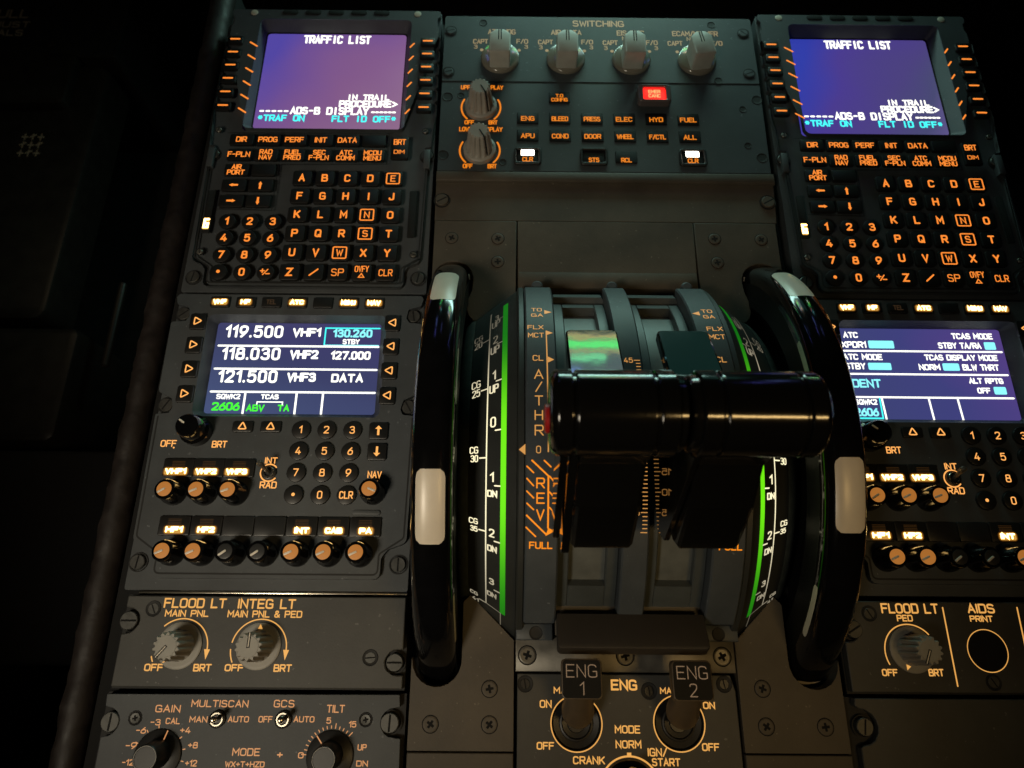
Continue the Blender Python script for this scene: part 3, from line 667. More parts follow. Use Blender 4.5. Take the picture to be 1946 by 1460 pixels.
def arr2(x, y, d):
    def f(mb, z): poly(mb, [(x + u, y + v * d) for u, v in ((-.62, -2.8), (.62, -2.8), (.62, .9), (1.9, .9), (0, 2.9), (-1.9, .9), (-.62, .9))], z + .04, 'rmp_text')
    return f
key(rmp, -74.6, 104.1, 10.8, 9.8, 1.6, (), extra=arr2(-74.6, 104.3, 1), name='arrow_key'); key(rmp, -74.6, 92.0, 10.8, 9.8, 1.6, (), extra=arr2(-74.6, 92.1, -1), name='arrow_key')
mb = MB(); f0 = flat(0)
for s_, x0, y0, x1, y1 in (('OFF', -197.4, 98.0, -188.4, 94.0), ('BRT', -168.4, 97.8, -159.8, 93.8), ('INT', -137.2, 88.5, -130.2, 84.8), ('RAD', -138.3, 74.8, -128.9, 70.9), ('NAV', -79.1, 81.1, -71.2, 77.2)):
    text(mb, s_, x0, y0, x1, y1, .62, 'rmp_text', f0)
poly(mb, circle(-189.6, 93.6, .5, 10), .05, 'rmp_text')
stroke(mb, roundpoly([(-201.9, 112), (-201, 44.4, 3), (-188.2, 36, 3), (-188.2, 25.2, 3), (-69.6, 25.2, 3), (-69.6, 36, 3), (-56.8, 44.4, 3), (-55.9, 112)], 4)[0:], .95, 'gasket', flat(.04))
make('lettering', mb, rmp)
def bars(x0, x1, y1):
    def f(mb, z):
        for k in range(4): stroke(mb, [(x0, y1 - .85 * k), (x1, y1 - .85 * k)], .22, 'key_bars', flat(z + .03), caps=False)
    return f
def sel_key(x, y, tx, wd, lx):
    def f(mb, z):
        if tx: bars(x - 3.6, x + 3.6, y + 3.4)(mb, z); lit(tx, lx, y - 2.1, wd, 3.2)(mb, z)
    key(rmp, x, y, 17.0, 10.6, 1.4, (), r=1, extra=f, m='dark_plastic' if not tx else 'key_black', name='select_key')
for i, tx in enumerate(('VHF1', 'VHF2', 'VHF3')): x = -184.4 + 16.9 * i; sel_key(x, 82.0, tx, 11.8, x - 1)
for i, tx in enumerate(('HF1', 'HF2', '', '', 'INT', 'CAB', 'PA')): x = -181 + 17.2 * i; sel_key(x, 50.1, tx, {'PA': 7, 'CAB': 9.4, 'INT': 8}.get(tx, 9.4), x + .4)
def pot(x, y, on, ang, nm='volume_knob', pm='white_mark'):
    mb = MB(); mb.lathe([(6.9, 0), (6.7, 3.5), (5.9, 4.5), (5.7, 11.2), (5.2, 12.1), (4.4, 12.2)], (x, y, 0), 'gloss_black', 32); o = make(nm, mb, rmp)
    mb = MB(); mb.lathe([(3.95, 12.1), (3.9, 12.45), (3.4, 12.55)], (x, y, 0), 'knob_lit' if on else 'dark_plastic', 28); make('knob_cap', mb, o)
    c, s_ = math.cos(R(ang)), math.sin(R(ang)); mb = MB(); P = rrect(0, 0, 4.6, 1.15, .55, 3)
    mb.prism([(x + (u + 1.5) * c - v * s_, y + (u + 1.5) * s_ + v * c) for u, v in P], 12.5, 13.0, pm, .2); make('pointer', mb, o)
for x, a in ((-184.5, 212), (-167.6, 205), (-150.7, 200)): pot(x, 67.9, True, a)
pot(-75.2, 69.0, True, -20)
for x, on in ((-179.9, 1), (-163.9, 1), (-147.2, 0), (-130.5, 0), (-113.1, 1), (-96.3, 1), (-79.5, 1)): pot(x, 35.7, bool(on), 205 if on else 215)
mb = MB(); mb.lathe([(8.6, 0), (8.4, 5), (7.0, 6.2), (6.6, 13.5), (5.9, 14.5)], (-177.6, 103.0, 0), 'gloss_black', 36); kb = make('brightness_knob', mb, rmp)
mb = MB(); mb.xf = lambda p: Matrix.Rotation(R(145), 3, 'Z') @ p + Vector((-177.6, 103, 0)); mb.prism(rrect(3.6, 0, 3.8, 1.1, .5), 14.4, 14.8, 'white_mark', .2); make('pointer', mb, kb)
toggle(rmp, -134.0, 79.7, (-1.5, 3), 'rmp_text', 4.8, lever_m='bracket_steel', L=12.5)
mb = MB(); mb.prism(rrect(-78, 58, 15.4, 2.6, 1.2), -.1, 1.0, 'gray_paint', .4); make('label_holder', mb, rmp)
for x, y, a in ((-198.8, 31.0, 85), (-59.2, 30.8, 90), (-199.5, 119.6, 60), (-59, 119.6, 120), (-199.3, 178, 40), (-59.2, 177.6, 100)): slot_screw(rmp, x, y, 4.0, -3.3, a, 'screw_steel', True, top=1.9)
mb = MB(); mb.box(-195.5, 15.2, -6, -53.5, 16.6, -2.6, 'bright_metal', .2); make('edge_strip', mb, rmp)
rmp2 = copy_tree(rmp, ('screen', 'edge_strip'))
rmp2.location.x += DX * S; tag(rmp2, 'right radio panel whose screen shows TCAS MODE half behind the right trim wheel')
rmp_screen(rmp2, 'radio_screen_violet', atc_page)

# ------------------------------------------------------------------ flood light panels
def ridged_knob(parent, x, y, ang, base_r=11.4, top_r=6.9, h=15.0, cone=None, m='knob_gray', marks='gold_text', nm='rotary_knob', tx=None, nf=14):
    mb = MB(); mb.lathe([(base_r, 0), (base_r, .7), (base_r - .4, 1.0), (base_r - 1.6, 1.0)], (x, y, 0), m, 44); o = make(nm, mb, parent)
    mb = MB(); mb.lathe([(top_r * 1.12, .9), (top_r * 1.08, 2.6), (top_r * 1.02, h - 2.2), (top_r, h - .6), (top_r * .93, h)], (x, y, 0), m, 112, True, (nf, .17, 2.2, h + .1))
    mb.lathe([(top_r * .74, h - .01), (top_r * .72, h + .22), (top_r * .66, h + .22)], (x, y, 0), m, 36); make('grip', mb, o)
    mb = MB(); c, s_ = math.cos(R(ang)), math.sin(R(ang))
    def q(u, v): return (x + u * c - v * s_, y + u * s_ + v * c)
    poly(mb, [q(-.4, -.75), q(top_r * .98, -.75), q(top_r * .98, .75), q(-.4, .75)], h + .3, 'void_black')
    poly(mb, [q(0, -.25), q(top_r * .96, -.25), q(top_r * .96, .25), q(0, .25)], h + .34, 'white_mark')
    P = [(top_r + 1.4, -1.2), (top_r + 1.4, 1.2), (top_r + 3.9, 0)]
    poly(mb, [q(u, v) for u, v in P], 1.15, marks); make('pointer', mb, o)
    return o
def arc_pts(cx, cy, r, a0, a1, n=40): return [(cx + r * math.cos(R(a0 + (a1 - a0) * k / n)), cy + r * math.sin(R(a0 + (a1 - a0) * k / n))) for k in range(n + 1)]
def arc_dial(mb, cx, cy, r, a0, a1, m, arrow_at=None):
    stroke(mb, arc_pts(cx, cy, r, a0, a1), .6, m, f0, dz=.05)
    if arrow_at is not None:
        a = R(arrow_at); px, py = cx + r * math.cos(a), cy + r * math.sin(a); tx, ty = math.sin(a), -math.cos(a)
        poly(mb, [(px + 1.5 * math.cos(a), py + 1.5 * math.sin(a)), (px - 1.5 * math.cos(a), py - 1.5 * math.sin(a)), (px + tx * 5, py + ty * 5)], .08, m)
def notch(xc, yc, r, side, n=8):                                # half-round notch in a vertical edge
    return [(xc + side * r * math.cos(R(a)), yc + r * math.sin(R(a)) * (1 if side > 0 else -1)) for a in [90 - 180 * k / n for k in range(n + 1)]] if side > 0 else \
           [(xc - r * math.cos(R(a)), yc + r * math.sin(R(a))) for a in [-90 + 180 * k / n for k in range(n + 1)]]
fl = empty('lighting_panel', (-126, -8, -13), 'olive gray panel lettered FLOOD LT and INTEG LT with two ridged knobs', 'lighting panel')
P = [(-199.3, 13.9), (-199.3, 8.2)] + notch(-197.2, 1.6, 6.2, 1) + [(-199.4, -4.8), (-199.5, -30)] + [(-53, -30.2), (-53, -23.6)] + notch(-56.6, -17.7, 6.0, -1) + [(-53.6, -11.6), (-53.6, 14)]
mb = MB(); mb.plate(P, [], -4, 0, 'panel_paint'); make('faceplate', mb, fl, bevel=.6)
mb = MB(); mb.box(-201, -31, -13, -52.4, 14.4, -4.2, 'gasket'); make('tray', mb, fl)
mb = MB()
for s_, x0, y0, x1, y1, wd in (('FLOOD LT', -179.8, 12.8, -147.2, 7.8, .85), ('INTEG LT', -141.2, 12.7, -111, 7.7, .85), ('MAIN PNL', -178.4, 6.9, -155.7, 3.5, .62), ('MAIN PNL & PED', -145.9, 6.9, -107.1, 3.4, .62),
        ('OFF', -184.2, -19.1, -174.6, -22.6, .66), ('BRT', -159.4, -19.0, -150.2, -22.6, .66), ('OFF', -143.5, -19.0, -133.9, -22.4, .66), ('BRT', -118.7, -18.9, -109.5, -22.5, .66)): text(mb, s_, x0, y0, x1, y1, wd, 'gold_text', f0)
arc_dial(mb, -168.0, -11.6, 14.2, 132, -8, 'gold_text', -2); stroke(mb, arc_pts(-168, -11.6, 14.2, 197, 207, 4), .6, 'gold_text', f0, dz=.05)
arc_dial(mb, -127.6, -11.6, 14.2, 168, -8, 'gold_text', -2); stroke(mb, arc_pts(-127.6, -11.6, 14.2, 182, 207, 6), .6, 'gold_text', f0, dz=.05)
make('lettering', mb, fl)
ridged_knob(fl, -168.0, -10.4, 230); ridged_knob(fl, -127.6, -10.4, 90)
slot_screw(fl, -196.4, 1.5, 4.6, -3, 0, 'screw_steel', True, top=3.6); slot_screw(fl, -57.6, -17.7, 4.3, -3, 0, 'screw_steel', True, top=3.6)
hole(fl, -184.8, 7.4, 3.9); slot_screw(fl, -184.8, 7.4, 2.9, -.6, 118, 'screw_steel', top=.9); hole(fl, -70.1, -15.5, 3.9); slot_screw(fl, -70.1, -15.5, 2.9, -.6, 5, 'screw_steel', top=.9)
fr = empty('lighting_panel', (247, -8, -13), 'dark panel lettered FLOOD LT PED and AIDS PRINT with one ridged knob', 'lighting panel')
P = [(174, 14), (174, 6.4)] + notch(176.6, 0.0, 6.0, 1) + [(174, -6.2), (174, -30), (330, -30), (330, 14)]
mb = MB(); mb.plate(P, [], -4, 0, 'panel_paint'); make('faceplate', mb, fr, bevel=.6)
mb = MB(); mb.box(173, -31, -13, 330, 14.4, -4.2, 'gasket'); make('tray', mb, fr)
mb = MB()
for s_, x0, y0, x1, y1, wd in (('FLOOD LT', 195.4, 13.0, 225.5, 7.9, .85), ('PED', 202.8, 7.3, 211.1, 4.0, .62), ('AIDS', 240.8, 13.1, 255.1, 8.3, .85), ('PRINT', 241, 7.2, 253, 4.1, .62), ('OFF', 190.4, -18.9, 198.4, -22.3, .62), ('BRT', 214.2, -18.7, 221.9, -22.2, .62)):
    text(mb, s_, x0, y0, x1, y1, wd, 'gold_text', f0)
arc_dial(mb, 207.4, -11, 13.6, 205, 40, 'gold_text'); stroke(mb, [(227.9, 11), (227.7, -26.7)], .7, 'gold_text', f0, dz=.05); stroke(mb, [(267.1, 11.3), (266.3, -26)], .7, 'gold_text', f0, dz=.05)
stroke(mb, circle(246.8, -9.9, 10.25, 48), .42, 'gold_text', f0, True, dz=.05); make('lettering', mb, fr)
mb = MB(); mb.lathe([(9.7, .03), (9.2, .05)], (246.8, -9.9, 0), 'void_black', 40); make('print_button', mb, fr)
ridged_knob(fr, 207.6, -9.6, 245, h=16)
hole(fr, 188.8, 7.8, 3.9); slot_screw(fr, 188.8, 7.8, 2.9, -.6, 120, 'screw_steel', top=.9); hole(fr, 246.4, -24.8, 3.9); slot_screw(fr, 246.4, -24.8, 2.9, -.6, 120, 'screw_steel', top=.9)
slot_screw(fr, 179.6, 0, 4.4, -3, 30, 'screw_steel', True, top=3.4)
# weather radar panel at the left, blank plate at the right
wr = empty('radar_panel', (-126, -58, -13), 'weather radar panel lettered GAIN, MULTISCAN, GCS and TILT at the lower left', 'radar panel')
P = [(-200.4, -33.2), (-200.1, -38.6)] + notch(-198.4, -45.8, 6.6, 1) + [(-199.6, -53), (-199.4, -110), (-51.5, -110), (-52.5, -52.4)] + notch(-56.2, -45.3, 6.6, -1) + [(-53.6, -38.2), (-54, -32.6)]
mb = MB(); mb.plate(P, [], -4, 0, 'gray_paint'); make('faceplate', mb, wr, bevel=.6)
mb = MB(); mb.box(-202, -111, -13, -51, -32.4, -4.2, 'gasket'); make('tray', mb, wr)
mb = MB()
for s_, x0, y0, x1, y1, wd in (('GAIN', -175, -38, -162.5, -41.4, .52), ('MULTISCAN', -157.5, -35.6, -129.1, -38.9, .52), ('GCS', -116.5, -35.3, -106.1, -38.8, .52), ('TILT', -89.9, -37.4, -80.9, -41, .52), ('CAL', -168.9, -43.8, -161.8, -46.6, .46),
        ('MAN', -157.3, -43, -148.4, -45.8, .46), ('AUTO', -138.3, -42.8, -127.9, -45.6, .46), ('OFF', -123.2, -42.7, -116.3, -45.6, .46), ('AUTO', -105.8, -42.6, -95.5, -45.4, .46), ('MODE', -134, -56.9, -120.5, -60.3, .52), ('WX+T+HZD', -136.8, -62.6, -117.6, -65.2, .45),
        ('UP', -73.1, -54.8, -68.7, -57.6, .45), ('DN', -73.2, -61.9, -67.5, -64.5, .45), ('-3', -176.3, -44.4, -171.3, -47.2, .45), ('-6', -182.7, -48, -177.8, -50.9, .45), ('+4', -161.1, -47.8, -155.9, -50.7, .45), ('-9', -186.5, -54.7, -181.1, -57.7, .45), ('+8', -156.1, -54.4, -151.3, -57.2, .45),
        ('-12', -186.8, -62.1, -181, -64.8, .45), ('+12', -156.2, -62.2, -150.4, -65, .45), ('5', -89.6, -43.1, -87.2, -45.9, .45), ('15', -78.3, -44.7, -74.6, -47.5, .45), ('0', -101.8, -58.5, -99.1, -61.2, .45), ('+', -112.1, -58, -109.3, -61.4, .62)): text(mb, s_, x0, y0, x1, y1, wd, 'radar_text', f0)
for a in (98, 124, 155, 38, 12, -12):
    stroke(mb, [(-170 + r_ * math.cos(R(a)), -60.2 + r_ * math.sin(R(a))) for r_ in (12.0, 13.0)], .45, 'radar_text', f0, dz=.05)
for k in range(15):
    a = 178 - k * 9.4; big = k in (0, 10, 14); stroke(mb, [(-86 + r_ * math.cos(R(a)), -60 + r_ * math.sin(R(a))) for r_ in (12.1, 14.2 if big else 13.2)], .42, 'radar_text', f0, dz=.05)
make('lettering', mb, wr)
for x, a in ((-170, 72), (-86.2, 128)):
    mb = MB(); mb.lathe([(11.4, 0), (11.4, .9), (10.9, 1.3)], (x, -60.1, 0), 'dark_plastic', 44); o = make('rotary_knob', mb, wr)
    mb = MB(); mb.lathe([(6.6, 1.2), (6.0, 12.6), (5.5, 13.2), (5.0, 13.2), (4.9, 13.0)], (x, -59.6, 0), 'key_black', 36); make('grip', mb, o)
    mb = MB(); stroke(mb, circle(x, -59.6, 5.3, 36), .18, 'knob_gray', flat(13.24), True); c, s_ = math.cos(R(a)), math.sin(R(a)); stroke(mb, [(x + 7.4 * c, -60.1 + 7.4 * s_), (x + 11.2 * c, -60.1 + 11.2 * s_)], .55, 'radar_text', flat(1.35)); make('pointer', mb, o)
toggle(wr, -143.4, -44.2, (1.5, 1), None); toggle(wr, -110.8, -44.1, (1.5, 1), None)
slot_screw(wr, -196.2, -45.8, 4.6, -3, 88, 'screw_steel', True, top=3.6); slot_screw(wr, -58.2, -45.4, 4.6, -3, 88, 'screw_steel', True, top=3.6)
for x in (-184.2, -70.1): hole(wr, x, -44, 3.3); cross_screw(wr, x, -44, 2.5, .1, 12, 'screw_steel')
bl = empty('blanking_plate', (250, -70, -13), 'plain dark blank plate below the FLOOD LT PED panel', 'blank plate')
P = [(174.4, -32.6), (174, -36)] + notch(176, -45.6, 8.2, 1) + [(174, -55), (173.8, -110), (330, -110), (330, -32.6)]
mb = MB(); mb.plate(P, [], -4, 0, 'panel_paint'); make('faceplate', mb, bl, bevel=.6)
mb = MB(); mb.box(169, -111, -13, 330, -32.4, -4.2, 'gasket'); make('tray', mb, bl); slot_screw(bl, 177.6, -45.6, 4.2, -3, 80, 'screw_steel', True, top=3.2)

# ------------------------------------------------------------------ switching and warning control panels
sw = empty('switching_panel', (61, 388, -13), 'bluish panel lettered SWITCHING with four pale selector knobs in a row', 'switching panel')
mb = MB(); mb.plate(roundpoly([(-49.5, 358.3, 1), (172.5, 358.3, 1), (172.5, 418, 2), (-49.5, 418, 2)]), [], -13, 0, 'ecam_paint'); make('faceplate', mb, sw, bevel=.7)
mb = MB()
T = lambda s_, x0, y0, x1, y1, wd=.62, m='gold_text': text(mb, s_, x0, y0, x1, y1, wd, m, f0)
mat('switch_text', (.3, .27, .2), .5, emit=(1.0, .55, .22), strength=.24, sample=False)
T('SWITCHING', 42.9, 414.9, 80.2, 409.1, .95, 'switch_text')
XS = (-9.1, 37.4, 83.8, 130.3)
for x, tx, wd in zip(XS, ('ATT HDG', 'AIR DATA', 'EIS DMC', 'ECAM/ND XFR'), (20, 22, 20, 33)):
    ctext(mb, tx, x + .8, 403.4, wd, 4.8, .75, 'switch_text', f0)
    ctext(mb, 'NORM', x + .4, 398.4, 12, 3.6, .6, 'switch_text', f0)
    ctext(mb, 'CAPT', x - 14.2, 394.2, 10.8, 4.4, .72, 'switch_text', f0); ctext(mb, 'F/O', x + 15.6, 394.6, 8.4, 4.4, .72, 'switch_text', f0)
    if x < 100: ctext(mb, '3', x - 17.6, 389.3, 2.7, 3.6, .6, 'switch_text', f0); ctext(mb, '3', x + 18.4, 389.7, 2.7, 3.6, .6, 'switch_text', f0)
    for d in (-13.3, 13.4): poly(mb, circle(x + d, 386.4, 1.25, 12), .05, 'switch_text')
make('lettering', mb, sw)
for x, a in zip(XS, (0, 0, 0, 9)):
    mb = MB(); mb.lathe([(13.6, 0), (13.6, 1.2), (13.1, 2.2), (12.4, 2.6)], (x, 378.6, 0), 'skirt_clear', 48); o = make('selector_knob', mb, sw)
    mb = MB(); mb.xf = lambda p, x=x, a=a: Matrix.Rotation(R(a), 3, 'Z') @ p + Vector((x, 378.2, 0))
    P = roundpoly([(-7.2, -10.2, 1.5), (7.2, -10.2, 1.5), (7.4, 5.6, 2), (3.2, 9.6, 2), (-3.2, 9.6, 2), (-7.4, 5.6, 2)], 4); mb.prism(P, 2.5, 17.0, 'knob_pale', 1.0); make('grip', mb, o)
    mb = MB(); mb.xf = lambda p, x=x, a=a: Matrix.Rotation(R(a), 3, 'Z') @ p + Vector((x, 378.2, 0))
    for v in (-.85, .85): poly(mb, [(v - .35, 0), (v + .35, 0), (v + .35, 9), (v - .35, 9)], 17.06, 'void_black')
    poly(mb, [(-.4, 0), (.4, 0), (.4, 9), (-.4, 9)], 17.06, 'white_line'); make('pointer', mb, o)
for x, y in ((-44.9, 403.8), (-45.2, 366), (166, 404), (166.2, 367)): slot_screw(sw, x, y, 3.4, 0, random.randint(0, 180), 'ecam_paint', True, top=.9)
for x, y in ((-21.8, 411.7), (143.6, 412), (143.8, 360.6)): hole(sw, x, y, 2.8)

ec = empty('warning_control_panel', (61, 320, -13), 'warning control panel with rows of amber lettered keys and one red EMER CANC key', 'control panel')
mb = MB(); mb.plate(roundpoly([(-49.5, 283.6, 1), (171.5, 283.6, 1), (172.5, 357.6, 1), (-49.5, 357.6, 1)]), [], -13, -.4, 'ecam_paint'); make('faceplate', mb, ec, bevel=.7)
mb = MB()
for cy, s1 in ((335.2, 'UPPER DISPLAY'), (299.4, 'LOWER DISPLAY')):
    a, b = s1.split(); ctext(mb, a, -30.6, cy + 15.2 + 2.2, 11, 3.8, .7, 'ecam_amber', f0); ctext(mb, b, -13.6, cy + 15.2 + 2.2, 14, 3.8, .7, 'ecam_amber', f0)
    ctext(mb, 'OFF', -29.4, cy - 12.6, 6.6, 3.6, .72, 'ecam_amber', f0); ctext(mb, 'BRT', -13.2, cy - 12.6, 6.2, 3.6, .72, 'ecam_amber', f0)
    stroke(mb, arc_pts(-21.7, cy, 13.4, 150, 226, 16), 1.15, 'ecam_amber', f0, dz=.05); stroke(mb, arc_pts(-21.7, cy, 13.4, 30, -46, 16), 1.15, 'ecam_amber', f0, dz=.05)
make('lettering', mb, ec)
for cy in (335.2, 299.2):
    mb = MB(); mb.lathe([(10.9, -.4), (10.9, 2.6), (10.2, 3.4), (9.2, 3.6), (8.6, 5.4), (7.0, 18.0), (6.6, 19.4), (5.9, 20)], (-21.7, cy, 0), 'knob_gray', 112, True, (14, .13, 4.5, 20.1)); o = make('dimmer_knob', mb, ec)
    mb = MB()
    q = [(-21.6 + .4, cy + .6, 20.08), (-21.6 + 3.6, cy - 5.2, 20.06), (-21.6 + 4.6, cy - 7.2, 16), (-21.6 + 5.4, cy - 8.4, 5.4)]
    for (ax, ay, az), (bx, by, bz) in zip(q, q[1:]):
        ids = [mb.av((ax - .45, ay - .1, az + .12)), mb.av((ax + .45, ay + .1, az + .12)), mb.av((bx + .45, by + .1, bz + .12)), mb.av((bx - .45, by - .1, bz + .12))]; mb.face(ids[::-1], 'void_black')
    make('pointer', mb, o)
EK = [('T.O', 32.3, 344.6, 'CONFIG')]
for j, row in enumerate((('ENG', 'BLEED', 'PRESS', 'ELEC', 'HYD', 'FUEL'), ('APU', 'COND', 'DOOR', 'WHEEL', 'F/CTL', 'ALL'))):
    for i, tx in enumerate(row): EK.append((tx, 10.4 + 21.92 * i, 326.8 - 14.5 * j, None))
for tx, x, y, t2 in EK:
    def ex(mb, z, tx=tx, x=x, y=y, t2=t2):
        if t2: ctext(mb, 'T.O', x, y + 1.4, 5.4, 3.0, .62, 'ecam_amber', flat(z)); ctext(mb, t2, x, y - 2.1, 11.4, 3.2, .62, 'ecam_amber', flat(z))
        else: ctext(mb, tx, x, y - .6, min(11.4, natw(tx, 4.0, .72) * 1.05), 4.0, .74, 'ecam_amber', flat(z))
    key(ec, x, y, 14.6, 9.6, .1, (), z0=-.5, r=.8, extra=ex, name='system_key', ch=.2, m='key_flat')
for tx, x, fr_, litb in (('CLR', 10.3, 1, 1), ('STS', 54.5, 1, 0), ('RCL', 76.1, 0, 0), ('CLR', 120.5, 1, 1)):
    if fr_:
        mb = MB(); mb.plate(rrect(x, 294.8, 18.2, 13.6, 2.4), [rrect(x, 295.2, 14.9, 10, .8)], -.5, 1.2, 'dark_plastic'); make('key_guard', mb, ec, bevel=.5)
    def ex(mb, z, tx=tx, x=x, litb=litb):
        ctext(mb, tx, x, 292.6, 7.2, 3.7, .74, 'ecam_amber', flat(z))
        if litb: mb.prism(rrect(x, 297.9, 8.8, 4.4, .5), z - .2, z + .15, 'white_lit', 0)
    key(ec, x, 295.2, 14.6, 9.6, .1, (), z0=-.5, r=.8, extra=ex, name='system_key', ch=.2, m='key_flat')
mb = MB(); mb.plate(rrect(97.4, 345.2, 22.6, 14.6, 2.4), [rrect(97.4, 345.2, 15.6, 11.0, 1)], -.5, 5.0, 'clear_guard'); make('key_guard', mb, ec, bevel=.8)
def emer(mb, z):
    ctext(mb, 'EMER', 97.4, 347.0, 8.4, 3.0, .6, 'red_lit_text', flat(z)); ctext(mb, 'CANC', 97.4, 343.4, 8.4, 3.0, .6, 'red_lit_text', flat(z))
tag(key(ec, 97.4, 345.2, 15.2, 10.6, 3.6, (), z0=-.5, r=1, extra=emer, m='red_lit', name='emergency_key', ch=.4), 'glowing red EMER CANC key')
for x, y in ((-45, 344.6), (169, 344.4), (-46, 296), (167, 296), (158.4, 336.2), (158.7, 305.8), (-6.2, 290.6), (-35.9, 345.8)): hole(ec, x, y, 3.6 if abs(x - 60) > 100 else 2.4, -.4)

# ------------------------------------------------------------------ flat cover plates
def cover(name, P, label, cat='cover plate', z0=-8, z1=0, m='cover_paint', screws=(), bevel=.5, r=3.8):
    mb = MB(); mb.plate(P, [], z0, z1, m); xs = [p[0] for p in P]; ys = [p[1] for p in P]
    o = make(name, mb, None, ((min(xs) + max(xs)) / 2, (min(ys) + max(ys)) / 2, z0), bevel=bevel); tag(o, label, cat)
    for k, (x, y, t_) in enumerate(screws): cross_screw(o, x, y, r, z1, random.randint(0, 90), m)
    return o
o = cover('blank_strip', [(-49.6, 245.9), (171, 245.9), (173, 281.6), (-50, 281.6)], 'long blank strip between the warning keys and the lever covers', 'blank strip', -13, -1.2)
mb = MB(); mb.box(-49.8, 274.2, -1.3, 172.6, 281.8, 1.6, 'cover_paint', 1.2); make('ledge', mb, o)
for x, y in ((-45.4, 260.4), (166.8, 261.2)): slot_screw(o, x, y, 4.2, -1.2, 30, 'cover_paint', True, top=1.6)
o = cover('cover_plate', [(4.2, 196.4), (115.9, 196.4), (116.4, 244.6), (3.9, 244.6)], 'wide center cover plate behind the throttle quadrant', screws=((21.3, 200.4, 0), (59.8, 200.4, 0), (98.6, 200.6, 0)))
mb = MB(); mb.box(4.6, 196.5, .03, 115.5, 207.4, .7, 'cover_paint', .25); make('overlap_strip', mb, o)
def slot_side(mirror):
    f = (lambda P: [(120 - x, y) for x, y in P]) if mirror else (lambda P: P)
    up = [(3.2, 244.6), (3.0, 190.6), (-19.6, 174.0), (-22.6, 174.2), (-25.6, 177.8), (-27.0, 182), (-26.6, 187.6), (-24.2, 195), (-23.5, 202)]
    up += [(-36 + 12.5 * math.cos(R(a)), 202.5 + 12.5 * math.sin(R(a))) for a in range(10, 181, 17)] + [(-49.2, 202), (-49.2, 244.6)]
    lo = [(3.2, -57.6), (3.2, -6.6), (-19.8, 15.6), (-23.5, 12), (-23.5, -15)]
    lo += [(-36 + 12.5 * math.cos(R(-a)), -16.4 + 12.5 * math.sin(R(-a))) for a in range(10, 181, 17)] + [(-49.0, -15), (-49.0, -57.6)]
    return f(up), f(lo)
up, lo = slot_side(False)
cover('cover_plate', up, 'upper cover plate around the top end of the left trim wheel', screws=((-37.9, 231.8, 0), (-8.6, 231.6, 0), (-8.5, 214.9, 0)))
cover('cover_plate', lo, 'lower cover plate around the bottom end of the left trim wheel', screws=((-9, -29.6, 0), (-38, -45.8, 0), (-8.8, -45.8, 0)))
up, lo = slot_side(True)
cover('cover_plate', up, 'upper cover plate around the top end of the right trim wheel', screws=((129.2, 232.8, 0), (158.8, 232.5, 0), (129.4, 215.6, 0)))
cover('cover_plate', lo, 'lower cover plate around the bottom end of the right trim wheel', screws=((128.6, -28.6, 0), (128.6, -45.8, 0), (157.9, -45.8, 0)))
cover('cover_plate', [(-49, -110), (3.2, -110), (3.2, -58.3), (-49, -58.3)], 'bottom cover plate between the radar panel and the engine panel')
cover('cover_plate', [(116.8, -110), (169.2, -110), (169.2, -58.3), (116.8, -58.3)], 'bottom cover plate between the engine panel and the right blank plate')

# ------------------------------------------------------------------ throttle quadrant: arcs about an axis at y 95, z -60
CY, CZ = 95.0, -60.0
def cyl(x, a, r): return (x, CY + r * math.sin(R(a)), CZ + r * math.cos(R(a)))
def sweep(mb, prof, a0, a1, m, n=48, caps=True):           # prof: (x, r)
    mb.loops([[cyl(x, a0 + (a1 - a0) * k / n, r) for x, r in prof] for k in range(n + 1)], m, True, caps, caps)
def cylmap(rf):                                            # v is given in millimetres of arc at radius 121
    return lambda x, v, dz=0.0: cyl(x, v / (121 * math.pi / 180), rf(x) + .06 + dz)
K = 121 * math.pi / 180
q = empty('throttle_quadrant', (60, 95, -60), 'gray curved throttle quadrant with TO GA, FLX MCT, A/THR and REV markings', 'throttle quadrant')
def bandprof(x0, x1, r, ch=.8, depth=16): return [(x0, r - depth), (x1, r - depth), (x1, r - ch), (x1 - ch, r), (x0 + ch, r), (x0, r - ch)]
for x0, x1 in ((7.6, 23.4), (96.6, 112.4)):
    mb = MB(); sweep(mb, bandprof(x0, x1, 121, depth=26), -50.5, 50, 'quadrant_paint'); make('side_band', mb, q)
for x0, x1 in ((3.7, 7.7), (112.3, 116.3)):
    mb = MB(); sweep(mb, bandprof(x0, x1, 119, depth=26), -55, 55, 'scale_face'); make('side_rail', mb, q)
mb = MB(); sweep(mb, bandprof(53.6, 66.4, 121, depth=26), -50.5, 50, 'quadrant_paint'); make('center_rib', mb, q)
